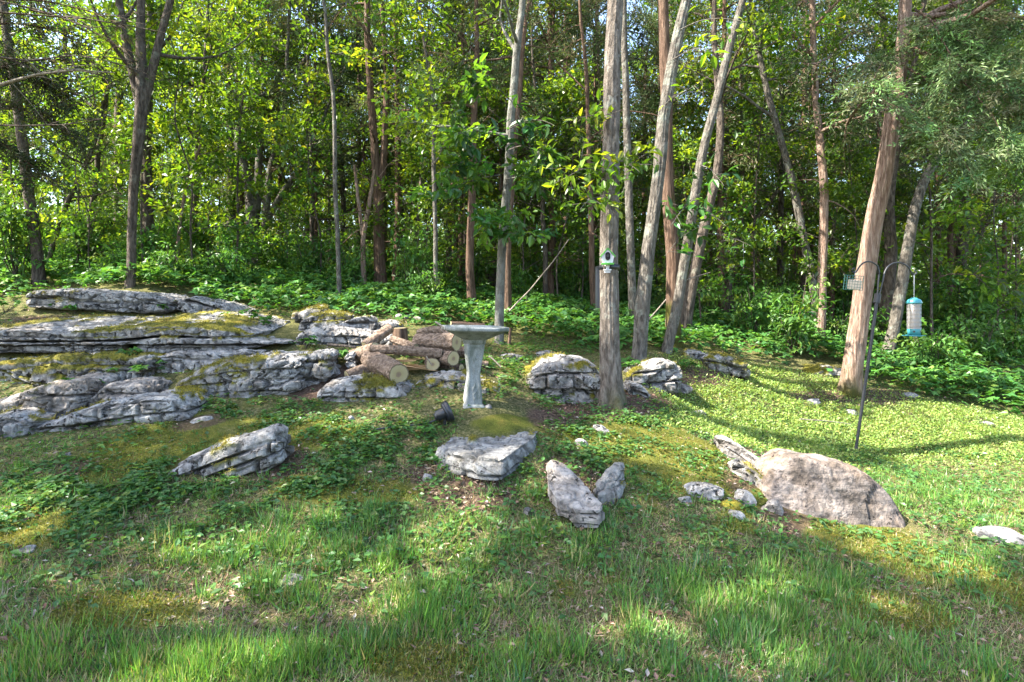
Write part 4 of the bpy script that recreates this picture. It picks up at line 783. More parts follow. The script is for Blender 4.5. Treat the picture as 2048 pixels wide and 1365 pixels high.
def tree(label, d, stems, barkm, kind='oak', top=11, z0=4.5, nb=14, Lb=2.2, per=7, leaf_n=70, leafL=.10, seed=0, spread=.13, group='trees along the wood edge', dd=0.0, n=16, flare=1.5, bias=None, up=.35, amp=.06, dead=0, gap=True, name=None, moss=0.0, ext=True, cols=None, gapn=2):
    """stems: list of polylines (px, py, width px) in the photograph; the first is the main trunk"""
    r = rs(seed + 900); tubes = []; anc = []; V, F, k = [], [], 0; ms = []
    for si, S in enumerate(stems):
        S = np.array(S, float); q = np.array([P(a, b, d + dd * (S[0, 1] - b) / 600) for a, b, c in S]); rad = S[:, 2] / 2 / FPX * d
        if si == 0:
            g = float(G(q[0, 0], q[0, 1])); dirn = q[1] - q[0]; dirn = dirn / max(dirn[2], .05)
            base = q[0] + dirn * (g - .12 - q[0, 2]); 
            if q[0, 2] - (g - .12) > .03: q = np.vstack([base, q]); rad = np.r_[rad[0] * 1.05, rad]
        if ext and q[-1, 2] < top:
            dirn = unit(q[-1] - q[-2]); dirn = unit(dirn + np.array([0, 0, .8])); hgt = top - q[-1, 2]
            for t in (.33, .66, 1.0): q = np.vstack([q, q[-1] + dirn * hgt / 3 + r.normal(0, .10, 3) * [1, 1, 0]]); rad = np.r_[rad, rad[-1] * .68]
        m = int(np.clip(np.linalg.norm(np.diff(q, axis=0), axis=1).sum() / .06, 20, 190)) if n > 20 else int(np.clip(np.linalg.norm(np.diff(q, axis=0), axis=1).sum() / .22, 12, 60))
        Q = resample(np.c_[q, rad], m); pts, rd = Q[:, :3], Q[:, 3]
        wob = .03 * np.stack([fbm(np.c_[pts[:, 2] * .9, np.full(m, a * 7. + seed), np.full(m, si)], 2, seed) for a in (1, 2)], -1); pts[:, :2] += wob
        if si == 0:
            h = pts[:, 2] - pts[0, 2]; rd = rd * (1 + (flare - 1) * np.exp(-h / .20))
        TRUNKS.append((label, pts.copy(), rd.copy()))
        v, f = tube(pts, rd, n)
        if amp: v = bark_disp(v, pts, rd, n, seed + si, amp, 'cedar' in barkm)
        if si == 0 and flare > 1.3:     # root buttresses
            ang = np.tile(np.arange(n) / n * 2 * np.pi, m); h = np.repeat(pts[:, 2] - pts[0, 2], n); o_u = unit(v - np.repeat(pts, n, 0)); v = v + o_u * (np.repeat(rd, n) * .35 * np.exp(-h / .14) * np.cos(ang * 5 + seed))[:, None]
        V.append(v); F.append(f + k); k += len(v); zrel = v[:, 2] - v[:, 2].min()
        ms.append(sstep(.0, .25, moss * 1.6 * np.exp(-zrel / .35) + .5 * fbm(v * 5, 3, seed) * moss - .12))
        t_, a_ = grow(pts, rd, r, z0, max(3, nb // len(stems)), Lb, kind, up, per, bias, gap, gapn); tubes += t_; anc += a_
        if dead:                         # bare dead twigs low on the stem
            td, _ = grow(pts, rd * .5, r, pts[0, 2] + 1.2, dead // len(stems), Lb * .55, kind, .1, 2, None, gap); tubes += td
    trunk_v, trunk_f = np.vstack(V), np.vstack(F); mss = np.concatenate(ms)
    mb = MB(); mb.add(trunk_v, trunk_f)
    for q, rd, nn in tubes: v, f = tube(q, rd, nn); mb.add(v, f)
    b0 = np.array([trunk_v[:n, 0].mean(), trunk_v[:n, 1].mean(), trunk_v[:n, 2].min() + .1])
    root = empty(name or ('cedar_tree' if kind == 'cedar' else 'oak_tree'), tuple(b0)); tag(root, label, 'tree', group)
    Vt = np.vstack(mb.V) - b0; mesh_obj('trunk', Vt, np.concatenate(mb.F[4]), M[barkm], parent=root, attrs={'moss': np.r_[mss, np.zeros(len(Vt) - len(mss))]})
    fo = foliage(anc, r, kind, int(leaf_n * (.56 if gap else .55)), leafL, spread, cols)
    if fo is not None:
        p, ax, nr, l, w_, c = fo; keep = np.ones(len(p), bool)
        if gap: keep = r.uniform(size=len(p)) > sun_gap(p) * 1.35  # leaves dropped where they would block a chosen sun fleck
        pu, pv = proj(p); keep &= ~((np.abs(p[:, 0]) < .9 * p[:, 1]) & (p[:, 1] < 4) & (pv > -20))
        if keep.sum() > 20:
            v, f, cc = leaves('quad', p[keep], ax[keep], nr[keep], l[keep], w_[keep], c[keep]); cr = mesh_obj('crown', v - b0, f, M['cedar' if kind == 'cedar' else 'leaf'], cc, smooth=False, parent=root); cr['kind'] = 'stuff'
    TREES.append(root); return root
# --- the trees one can tell apart, front to back
oak = tree('big straight oak with pale furrowed bark and a bird camera', 5.4, [[(1220,806,40),(1218,740,38),(1216,560,36),(1217,380,35),(1221,200,33),(1232,0,31)]], 'oak', top=12, z0=6.2, nb=16, Lb=2.6, leaf_n=80, seed=1, n=72, amp=.12, flare=2.0, moss=.22)
tree('slender grey tree leaning right beside the big oak', 6.8, [[(1280,724,29),(1288,600,28),(1298,500,26),(1312,400,25),(1326,240,24),(1350,100,22),(1374,-10,20)]], 'greybark', top=11, z0=6.0, nb=12, Lb=2.3, leaf_n=75, seed=2, n=56, amp=.13, flare=1.25)
tree('thin lichen covered tree leaning right in front of a cedar', 7.3, [[(1330,712,21),(1352,620,21),(1375,510,20),(1392,400,19),(1414,280,17),(1448,130,15),(1486,0,13)]], 'greybark', top=9.5, z0=5.2, nb=10, Lb=2.0, leaf_n=70, seed=3, n=40, amp=.11, flare=1.2)
tree('dark reddish cedar with a mossy base behind the leaning trees', 7.7, [[(1352,700,28),(1347,600,27),(1341,480,26),(1334,300,24),(1328,150,22),(1324,0,20)]], 'browncedar', 'cedar', top=11, z0=4.6, nb=16, Lb=2.2, leaf_n=110, leafL=.075, seed=4, n=44, amp=.08, flare=1.5, moss=.8, dead=8)
tree('crooked brown tree bending right behind the lichen covered tree', 9.2, [[(1372,645,24),(1382,580,22),(1398,500,21),(1412,440,19),(1436,350,17),(1440,250,15)]], 'darkbark', top=9, z0=4, nb=10, Lb=2.2, leaf_n=70, seed=5)
tree('narrow grey tree just right of the big oak', 9.0, [[(1266,612,17),(1262,450,16),(1257,300,15),(1252,150,14),(1246,0,13)]], 'greybark', top=11, z0=4.2, nb=12, Lb=2.0, leaf_n=70, seed=6)
tree('pale lichen barked tree standing behind the bird bath', 7.5, [[(1001,686,18),(1002,600,18),(1006,500,17),(1013,380,17),(1020,250,16),(1034,110,15),(1046,0,13)]], 'pale', top=10, z0=3.6, nb=16, Lb=1.9, leaf_n=75, seed=7, n=32, amp=.06, flare=1.25)
tree('reddish cedar close behind the pale lichen barked tree', 9.0, [[(1014,600,15),(1017,480,15),(1024,340,14),(1036,200,12)]], 'browncedar', 'cedar', top=9, z0=4, nb=12, Lb=1.6, leaf_n=90, leafL=.075, seed=8, dead=6)
tree('straight dark cedar left of the bird bath with bare lower trunk', 9.5, [[(941,616,17),(941,500,16),(943,380,15),(948,240,13),(955,100,10)]], 'browncedar', 'cedar', top=9.5, z0=4.4, nb=14, Lb=1.9, leaf_n=90, leafL=.075, seed=9, dead=12)
tree('thin grey sapling between the two straight cedars', 9.0, [[(876,608,9),(873,480,9),(869,330,8),(868,200,7),(845,70,6)]], 'greybark', top=7.5, z0=2.8, nb=14, Lb=1.5, leaf_n=60, seed=10)
tree('twin stemmed red cedar with dead pale branches', 11, [[(762,562,24),(757,450,21),(752,330,17),(742,180,14),(735,40,12)],[(760,470,15),(766,330,14),(771,200,12),(772,90,10)]], 'browncedar', 'cedar', top=12, z0=6, nb=16, Lb=2.2, leaf_n=90, leafL=.08, seed=11, dead=22)
tree('broken red cedar snag left of the twin stemmed cedar', 10.5, [[(728,580,10),(724,480,10),(735,420,9),(748,340,6)],[(726,470,8),(716,400,7),(708,330,5)]], 'cedarbark', 'cedar', top=3, z0=9, nb=3, seed=12, ext=False, dead=10)
tree('pale thin pole tree left of centre above the small dark rock', 9.0, [[(680,602,9),(677,500,9),(672,380,9),(670,230,8),(656,90,7),(652,0,6)]], 'greybark', top=9, z0=3.6, nb=14, Lb=1.7, leaf_n=65, seed=13)
tree('dark three forked tree above the upper left ledge', 8.2, [[(262,572,17),(263,480,16),(268,380,17),(276,300,20),(285,215,23),(284,110,18),(286,0,14)],[(283,225,16),(264,150,16),(248,60,14),(240,0,13)],[(287,215,14),(302,150,16),(318,80,14),(342,-10,13)]], 'darkbark', top=10.5, z0=3.6, nb=24, Lb=2.4, leaf_n=70, seed=14, n=28, flare=1.2)
tree('dark trunk standing just behind the three forked tree', 10.2, [[(296,512,22),(294,420,21),(290,320,18),(296,200,15),(300,60,12)]], 'darkbark', top=10, z0=4.2, nb=12, Lb=2.0, leaf_n=65, seed=15)
tree('dark cedar leaning left near the left edge of the photo', 9.0, [[(70,500,19),(62,400,19),(48,300,18),(36,200,17),(18,80,15),(4,0,13)]], 'darkbark', 'cedar', top=9.5, z0=4.0, nb=18, Lb=2.4, leaf_n=110, leafL=.08, seed=16, dead=14)
tree('slanting thin dark tree leaning right at the far left', 10.5, [[(112,470,9),(130,410,9),(165,345,9),(196,262,8),(205,180,7)]], 'darkbark', 'cedar', top=6, z0=3.2, nb=10, Lb=1.7, leaf_n=90, leafL=.08, seed=17, dead=6)
tree('second slanting dark tree beside the iron fence', 10.8, [[(182,500,12),(178,440,11),(190,385,10),(198,290,9),(212,200,7)]], 'darkbark', 'cedar', top=6.5, z0=3.2, nb=10, Lb=1.7, leaf_n=90, leafL=.08, seed=18, dead=6)
tree('straight grey tree left of the wide forked tree', 12, [[(386,525,13),(389,430,13),(394,340,12),(400,250,10)]], 'darkbark', top=10, z0=3.8, nb=14, Lb=2.2, leaf_n=60, seed=19)
tree('thin curved brown sapling bending right at left', 10, [[(350,528,6),(356,460,6),(368,390,6),(384,330,5),(398,290,4)]], 'cedarbark', top=4.5, z0=3.4, nb=5, Lb=1.2, leaf_n=40, seed=20, ext=False)
tree('wide forked tree with crooked spreading limbs in the left background', 13.5, [[(508,470,24),(505,420,24),(497,355,18),(478,310,16),(472,285,15),(482,235,14),(500,200,13),(535,190,11),(582,160,9)],[(512,420,16),(516,330,14),(519,240,11),(512,150,9)],[(528,470,15),(536,400,14),(542,330,12),(562,275,11),(570,225,9)],[(530,455,13),(556,400,12),(582,362,11),(612,330,8)]], 'greybark', top=11, z0=3.0, nb=30, Lb=2.6, leaf_n=55, seed=21, leafL=.11)
tree('slim straight tree in the gap right of the wide forked tree', 13, [[(625,540,8),(625,430,8),(624,340,7),(622,200,6)]], 'darkbark', 'cedar', top=9, z0=3.4, nb=12, Lb=1.4, leaf_n=70, leafL=.08, seed=22, dead=6)
tree('straight reddish cedar with bare trunk left of the feeders', 9.5, [[(1636,694,17),(1642,600,17),(1648,480,16),(1650,380,15),(1642,290,14),(1633,210,13),(1628,100,12),(1626,0,11)]], 'cedarbark', 'cedar', top=9.5, z0=4.2, nb=16, Lb=2.0, leaf_n=100, leafL=.075, seed=23, n=24, dead=16)
tree('mottled grey tree bowing left behind the reddish cedar', 10, [[(1634,640,16),(1624,560,16),(1606,480,15),(1592,400,15),(1572,325,14),(1545,230,13),(1524,150,11),(1508,50,10)]], 'greybark', top=9, z0=4.6, nb=12, Lb=2.0, leaf_n=65, seed=24, n=20)
tree('large orange barked cedar leaning right on the sunlit lawn', 7.5, [[(1701,790,36),(1708,720,35),(1722,620,34),(1740,500,32),(1757,400,30),(1776,280,27),(1794,170,25),(1806,80,23),(1812,0,20)],[(1804,95,16),(1830,55,15),(1870,25,13),(1935,0,11)]], 'cedarbark', 'cedar', top=9.5, z0=4.3, nb=30, Lb=2.9, per=12, leaf_n=150, leafL=.075, seed=25, n=64, amp=.12, flare=1.4, moss=.3, bias=(.35,-.25,-.1), up=.05, dead=6, dd=-.2)
tree('pale sunlit trunk curving up to the right behind the feeders', 9.4, [[(1776,698,20),(1790,640,21),(1806,560,21),(1816,500,20),(1830,420,19),(1850,360,17),(1880,310,15),(1925,255,13)]], 'greybark', top=8, z0=4.2, nb=12, Lb=2.0, leaf_n=70, seed=26, n=28, amp=.07)
tree('grey trunk close behind the large orange cedar', 9.8, [[(1764,670,24),(1776,580,23),(1784,500,22),(1776,420,20),(1784,340,17),(1802,260,14)]], 'darkbark', top=9, z0=4.0, nb=12, Lb=2.0, leaf_n=70, seed=27, n=20)
tree('dark forked tree in the right middle distance', 12, [[(1452,652,12),(1460,560,12),(1468,500,12),(1480,440,10),(1486,340,8)],[(1466,510,9),(1490,465,9),(1530,420,8),(1585,340,6)]], 'darkbark', top=8, z0=3.6, nb=14, Lb=2.0, leaf_n=60, seed=28, dead=6)
tree('dark straight trunk deep in the shade right of the forked tree', 13, [[(1560,620,12),(1560,500,11),(1561,390,10),(1564,260,9)]], 'darkbark', 'cedar', top=9, z0=4.2, nb=12, Lb=1.8, leaf_n=80, leafL=.08, seed=29, dead=10)
tree('reddish thin cedar just left of the big oak', 10, [[(1186,625,12),(1182,520,12),(1179,400,11),(1176,280,9),(1172,150,8)]], 'browncedar', 'cedar', top=9, z0=4.2, nb=12, Lb=1.6, leaf_n=80, leafL=.08, seed=30, dead=12)
tree('dark tree with heavy crooked limbs at the right edge', 13, [[(1930,640,20),(1925,560,20),(1920,500,18),(1935,440,14),(1925,360,12)],[(1922,520,12),(1960,470,11),(1985,430,9)]], 'darkbark', 'cedar', top=10, z0=2.8, nb=18, Lb=2.3, leaf_n=100, leafL=.08, seed=31, dead=10)
tree('bare grey stem between the oak and the centre cedars', 11, [[(1088,610,10),(1090,500,10),(1084,420,9),(1092,330,8),(1075,220,6)]], 'darkbark', top=9, z0=3.8, nb=12, Lb=1.8, leaf_n=60, seed=32, dead=4)
tree('slim leaning dark stem behind the log pile', 11.5, [[(824,590,9),(832,480,9),(840,410,8),(846,300,7)]], 'darkbark', top=8, z0=3.4, nb=12, Lb=1.8, leaf_n=60, seed=33)
print('trees', round(time.time() - T0, 1))
# --- cedar whose boughs reach in at left, and unseen oaks put in for shade
def px_tree(x, y, w_m, hgt, label, barkm, kind, seed, **kw):
    d = y; g = float(G(x, y)); u0, v0 = 1024 + x / d * FPX, HZ + (CAMZ - g) / d * FPX; r = rs(seed); wp = w_m * FPX / d
    L = [(u0, v0, wp)]; n = 4; dx = r.normal(0, .12, n).cumsum()
    for k in range(1, n + 1): z = g + (hgt * .8) * k / n; L.append((1024 + (x + dx[k - 1]) / d * FPX, HZ + (CAMZ - z) / d * FPX, wp * (1 - .5 * k / n)))
    return tree(label, d, [L], barkm, kind, top=g + hgt, seed=seed, gapn=4, **kw)
px_tree(-7.9, 6.6, .30, 10, 'cedar left of the photo whose drooping boughs fill the upper left corner', 'darkbark', 'cedar', 51, z0=3.6, nb=26, Lb=3.4, per=12, leaf_n=120, leafL=.08, bias=(.45, -.1, -.12), up=.1, dead=10)
px_tree(-9.6, 4.8, .32, 12, 'oak left of the photo shading the foreground grass', 'oak', 'oak', 52, z0=4.6, nb=24, Lb=3.6, per=9, leaf_n=120, leafL=.12)
px_tree(-12.5, 7.6, .35, 13, 'oak farther left shading the ledges', 'oak', 'oak', 53, z0=5, nb=24, Lb=3.8, per=9, leaf_n=70, leafL=.12)
px_tree(-8.8, 3.5, .28, 10.5, 'oak beside the camera at left shading the near lawn', 'oak', 'oak', 54, z0=4.2, nb=24, Lb=3.2, per=9, leaf_n=120, leafL=.12)
px_tree(-5.4, 0.9, .28, 9.5, 'oak added unseen beside the viewer at left to shade the right foreground', 'oak', 'oak', 56, z0=4.0, nb=24, Lb=3.2, per=9, leaf_n=120, leafL=.12)
px_tree(-8.4, 1.1, .28, 10, 'oak added unseen left of the viewer to shade the near left grass', 'oak', 'oak', 57, z0=4.0, nb=24, Lb=3.2, per=9, leaf_n=120, leafL=.12)
print('shade trees', round(time.time() - T0, 1))
# --- background wood: a few kinds, copied
def copy_tree(src, loc, rz, s, label=None, group=None):
    c = src.copy(); COL.objects.link(c); c.location = loc; c.rotation_euler = (0, 0, rz); c.scale = (s, s, s)
    if label: c['label'] = label
    if group: c['group'] = group
    for ch in src.children: k = ch.copy(); COL.objects.link(k); k.parent = c
    return c
BG = []
bgl = {'oak': 'leafy tree deep in the background wood', 'cedar': 'dark cedar with bare twigs deep in the background wood', 'sap': 'thin leafy sapling in the understory of the wood'}
def proto(kind, sd, x, y, hgt, w_m, z0, **kw):
    k = 'cedar' if kind == 'cedar' else 'oak'
    t = px_tree(x, y, w_m, hgt, bgl[kind], 'darkbark' if k == 'oak' else 'browncedar', k, sd, z0=z0 + float(G(x, y)), gap=False, group={'oak': 'leafy background trees', 'cedar': 'background cedars', 'sap': 'understory saplings'}[kind], name={'oak': 'background_tree', 'cedar': 'background_cedar', 'sap': 'sapling'}[kind], n=8, amp=0, flare=1.2, **kw); return t
PR = {'oak': [proto('oak', 71, -2.0, 18, 12, .20, 2.2, nb=34, Lb=3.0, per=8, leaf_n=62, leafL=.13, spread=.22), proto('oak', 72, 5.5, 19, 13, .24, 2.8, nb=34, Lb=3.2, per=8, leaf_n=62, leafL=.13, spread=.22), proto('oak', 73, -10, 21, 11, .18, 1.6, nb=34, Lb=2.6, per=8, leaf_n=62, leafL=.13, spread=.22)],
      'cedar': [proto('cedar', 74, 2.2, 15.5, 11, .20, 3.2, nb=30, Lb=2.2, per=9, leaf_n=70, leafL=.12, dead=24, spread=.16), proto('cedar', 75, 8.5, 16, 12, .22, 3.8, nb=30, Lb=2.4, per=9, leaf_n=70, leafL=.12, dead=24, spread=.16)],
      'sap': [proto('sap', 76, -1.6, 10.5, 4.2, .035, .6, nb=18, Lb=1.1, per=5, leaf_n=34, leafL=.11, spread=.10), proto('sap', 77, 1.4, 11.5, 3.6, .03, .4, nb=16, Lb=1.0, per=5, leaf_n=34, leafL=.10, spread=.10), proto('sap', 78, 4.6, 12, 4.8, .04, .9, nb=18, Lb=1.2, per=5, leaf_n=34, leafL=.11, spread=.10)]}
r = rs(99); placed = [(-2, 18), (5.5, 19), (-10, 21), (2.2, 15.5), (8.5, 16)]
def ok(x, y, dm): return all((x - a) ** 2 + (y - b) ** 2 > dm * dm for a, b in placed)
k = 0
for it in range(4000):
    y = r.uniform(14, 44); half = y * .98 + 2; x = r.uniform(-half, half); left = x / y < -.35
    if left and r.uniform() < .5: continue
    if not ok(x, y, 1.15 + .045 * y): continue
    placed.append((x, y)); kind = 'cedar' if r.uniform() < (.65 if x / y > .2 else .35) else 'oak'
    src = PR[kind][r.integers(len(PR[kind]))]; copy_tree(src, (x, y, float(G(x, y)) - .05), r.uniform(0, 6.28), r.uniform(.75, 1.25)); k += 1
    if k >= 112: break
k = 0
for it in range(2000):                   # slim dark cedars nearer the edge of the wood
    y = r.uniform(11.5, 15); x = r.uniform(-.5, .95) * y
    if not ok(x, y, .9): continue
    placed.append((x, y)); copy_tree(PR['cedar'][r.integers(2)], (x, y, float(G(x, y)) - .05), r.uniform(0, 6.28), r.uniform(.5, .75)); k += 1
    if k >= 24: break
placed = []
k = 0
for it in range(3000):
    y = r.uniform(9.2, 19); half = y * .93; x = r.uniform(-half, half)
    if not ok(x, y, .68): continue
    placed.append((x, y)); src = PR['sap'][r.integers(3)]; copy_tree(src, (x, y, float(G(x, y)) - .03), r.uniform(0, 6.28), r.uniform(.6, 1.25)); k += 1
    if k >= 95: break
# --- shrubs of the undergrowth
SHL = 'leafy green shrub in the undergrowth of the wood'
def shrub_mesh(seed, h, w_, n, L):
    rr = rs(seed); root = empty('shrub'); mb = MB(); anc = []
    for q in range(9):
        az = rr.uniform(0, 6.28); d_ = np.array([math.cos(az) * .5, math.sin(az) * .5, 1.0]); tip = d_ * np.array([w_, w_, h]) * rr.uniform(.6, 1); mid = tip * .5 + rr.normal(0, .05, 3)
        tw = np.array([[0, 0, -.03], mid * .5, mid, tip]); mb.tube(tw, [.010, .008, .006, .003], 5, cap=False)
        for s in range(5): b = tip * rr.uniform(.25, 1); e = rdir(rr, 1)[0] * np.array([w_, w_, h * .4]) * .45; anc.append((np.array([b, b + e * .33, b + e * .66, b + e]), unit(e)))
    mb.build('stems', M['darkbark'], root); p, ax, nr, l, wd, c = foliage(anc, rr, 'oak', n, L, .07, [(.075, .175, .035), (.10, .21, .04), (.055, .14, .035), (.14, .23, .04)])
    v, f, cc = leaves('leaf', p, ax, nr, l, wd * .9, c); mesh_obj('foliage', v, f, M['herb'], cc, smooth=False, parent=root)['kind'] = 'stuff'; return root
SH = [shrub_mesh(81, 1.0, .55, 20, .085), shrub_mesh(82, .8, .6, 20, .08), shrub_mesh(83, 1.3, .6, 22, .09)]
placed = []; first = [True] * 3; k = 0
for it in range(4000):
    y = r.uniform(8.6, 17); half = y * .92; x = r.uniform(-half, half); u, v = uv_ground(np.array([x]), np.array([y]))
    if v[0] > np.interp(u[0], HERB_U, HERB_V) - 22 or not ok(x, y, .68): continue
    if 900 < u[0] < 1500 and y < 10.5: continue
    placed.append((x, y)); q = r.integers(3); loc_ = (x, y, float(G(x, y)) - .02)
    if first[q]: s0 = SH[q]; s0.location = loc_; first[q] = False
    else: s0 = copy_tree(SH[q], loc_, r.uniform(0, 6.28), r.uniform(.8, 1.5) if u[0] < 720 else r.uniform(.75, 1.4))
    tag(s0, SHL, 'shrub', 'shrubs under the trees'); k += 1
    if k >= 120: break
# --- leaf sprays hanging low from near trees (large leaves that show singly)
def spray(parent, pts, seed, n, L, spread=.10, cols=None):
    rr = rs(seed); q = resample(np.array([P(*p) for p in pts]), 10); b = np.array(parent.location); mb = MB(); mb.tube(q - b, np.linspace(.007, .002, 10), 5); anc = []
    for k in range(9):
        i = rr.integers(2, 9); e = unit(rr.normal(0, 1, 3) * [1, .7, .5]) * rr.uniform(.15, .35); tw = np.array([q[i] + e * t for t in (0, .33, .66, 1)]); anc.append((tw, unit(e))); mb.tube(tw - b, np.linspace(.003, .0015, 4), 4)
    br = mb.build('low_branch', M['greybark'], parent); p, ax, nr, l, wd, c = foliage(anc, rr, 'oak', n, L, .04, cols or [(.10, .20, .02), (.16, .24, .025), (.07, .15, .02), (.2, .26, .03)]); k = rr.uniform(size=len(p)) > sun_gap(p) * .9; p, ax, nr, l, wd, c = (q_[k] for q_ in (p, ax, nr, l, wd, c))
    v, f, cc = leaves('leaf', p - b, ax, nr, l, wd * .95, c); mesh_obj('leaf_spray', v, f, M['leaf'], cc, smooth=False, parent=br)['kind'] = 'stuff'
spray(oak, [(1222,345,5.35),(1200,340,5.2),(1170,335,5.1),(1150,345,5.0)], 1, 12, .10)
spray(oak, [(1225,330,5.3),(1240,320,5.15),(1262,330,5.05),(1280,345,5.0)], 2, 9, .10)
spray(oak, [(1222,390,5.35),(1195,395,5.2),(1175,400,5.1),(1160,420,5.0)], 3, 9, .09)
spray(oak, [(1215,240,5.35),(1205,235,5.2),(1195,225,5.1),(1190,235,5.0)], 4, 5, .09)
sl_ = TREES[1]
spray(sl_, [(1330,210,6.75),(1350,190,6.4),(1380,180,6.1),(1420,150,5.9)], 5, 8, .12)
spray(sl_, [(1345,120,6.75),(1370,105,6.4),(1395,95,6.1),(1415,100,5.9)], 6, 7, .12)
spray(sl_, [(1360,60,6.75),(1400,40,6.4),(1450,35,6.1),(1490,45,5.9)], 7, 7, .11)
pb = TREES[6]
for k, (a, b) in enumerate([((1000,330),(900,330)),((1005,300),(930,260)),((1010,360),(1090,360)),((1012,420),(1060,470)),((1002,430),(950,470)),((1015,260),(1090,240)),((1000,350),(880,390)),((1020,200),(960,160)),((1018,300),(1070,300))]):
    spray(pb, [(a[0],a[1],7.45),((a[0]+b[0])/2,(a[1]+b[1])/2-10,7.0),(b[0],b[1],6.7),(b[0]+.25*(b[0]-a[0]),b[1]+12,6.5)], 20 + k, 16, .13, cols=[(.04,.12,.03),(.06,.15,.03),(.03,.09,.03),(.09,.18,.03)])
for k, (a, b) in enumerate([((1385,420),(1440,440)),((1395,390),(1350,440)),((1375,470),(1480,480)),((1400,330),(1440,360)),((1390,450),(1340,500))]):
    spray(TREES[2], [(a[0],a[1],7.25),((a[0]+b[0])/2,(a[1]+b[1])/2-8,6.9),(b[0],b[1],6.7),(b[0]+.2*(b[0]-a[0]),b[1]+12,6.6)], 40 + k, 14, .14, cols=[(.04,.12,.03),(.05,.13,.03),(.03,.09,.03),(.07,.16,.03)])
# bare branches crossing the upper left corner
corner = [t_ for t_ in TREES if t_['label'].startswith('cedar left of the photo')][0]
for k, pts in enumerate([[(-60,190,6.2),(0,170,6.1),(70,150,6.0),(150,140,5.9),(230,146,5.8)], [(-60,20,6.2),(60,30,6.1),(160,36,6.0),(260,52,5.9),(330,66,5.8)], [(-40,110,6.2),(60,122,6.1),(150,110,6.0),(240,128,5.9)], [(-60,-10,6.1),(80,20,6.0),(190,60,5.9)], [(-50,250,6.4),(40,252,6.3),(130,250,6.2),(200,240,6.1)]]):
    q = resample(np.array([P(*p) for p in pts]), 24); b = np.array(corner.location); mb = MB(); mb.tube(q - b, np.linspace(.022 if k == 0 else .012, .004, 24), 7); rr = rs(60 + k)
    for s in range(10): i = rr.integers(4, 23); e = unit(rr.normal(0, 1, 3) * [1, .6, .5] + [.7, 0, -.1]) * rr.uniform(.2, .6); mb.tube(np.array([q[i], q[i] + e * .5 + [0, 0, .02], q[i] + e]) - b, [.006, .004, .002], 4)
    mb.build('bare_branch', M['deadwood' if k == 0 else 'darkbark'], corner)
# feathery cedar boughs
def bough(parent, pts, seed, n, cols, L=.06, drop=.12):
    rr = rs(seed); q = resample(np.array([P(*p) for p in pts]), 14); b = np.array(parent.location); mb = MB(); mb.tube(q - b, np.linspace(.014, .004, 14), 6); anc = []
    for k in range(26):
        i = rr.integers(3, 14); e = unit(rr.normal(0, 1, 3) * [1, .8, .35] + (q[i] - q[i - 1]) * 4) * rr.uniform(.2, .5); tw = np.array([q[i] + e * x + [0, 0, -drop * x * x] for x in (0, .33, .66, 1)]); anc.append((tw, unit(e))); mb.tube(tw - b, np.linspace(.004, .0015, 4), 4)
    br = mb.build('bough', M['browncedar'], parent); p, ax, nr, l, wd, c = foliage(anc, rr, 'cedar', n, L, .045, cols); k = rr.uniform(size=len(p)) > sun_gap(p)
    v, f, cc = leaves('quad', (p - b)[k], ax[k], nr[k], l[k], wd[k], c[k]); mesh_obj('bough_foliage', v, f, M['cedar'], cc, smooth=False, parent=br)['kind'] = 'stuff'
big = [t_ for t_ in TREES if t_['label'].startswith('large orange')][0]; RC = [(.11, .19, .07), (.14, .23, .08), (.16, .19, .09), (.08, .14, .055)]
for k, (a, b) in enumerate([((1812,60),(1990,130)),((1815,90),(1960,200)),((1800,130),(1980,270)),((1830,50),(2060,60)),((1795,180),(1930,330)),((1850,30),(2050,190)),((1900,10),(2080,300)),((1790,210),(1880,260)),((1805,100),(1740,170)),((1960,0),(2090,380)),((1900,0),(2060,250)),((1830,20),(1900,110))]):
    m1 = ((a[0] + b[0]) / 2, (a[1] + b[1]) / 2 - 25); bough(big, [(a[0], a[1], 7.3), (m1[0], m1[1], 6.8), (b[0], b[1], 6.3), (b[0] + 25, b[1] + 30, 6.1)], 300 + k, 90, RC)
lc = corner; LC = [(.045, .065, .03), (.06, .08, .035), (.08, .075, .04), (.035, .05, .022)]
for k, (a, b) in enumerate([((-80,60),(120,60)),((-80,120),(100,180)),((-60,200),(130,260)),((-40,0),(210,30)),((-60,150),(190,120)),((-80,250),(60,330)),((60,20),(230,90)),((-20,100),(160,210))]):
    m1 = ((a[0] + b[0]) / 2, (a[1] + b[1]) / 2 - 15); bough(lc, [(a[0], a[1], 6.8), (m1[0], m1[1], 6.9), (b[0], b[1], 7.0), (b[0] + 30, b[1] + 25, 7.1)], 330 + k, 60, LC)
print('wood', round(time.time() - T0, 1))
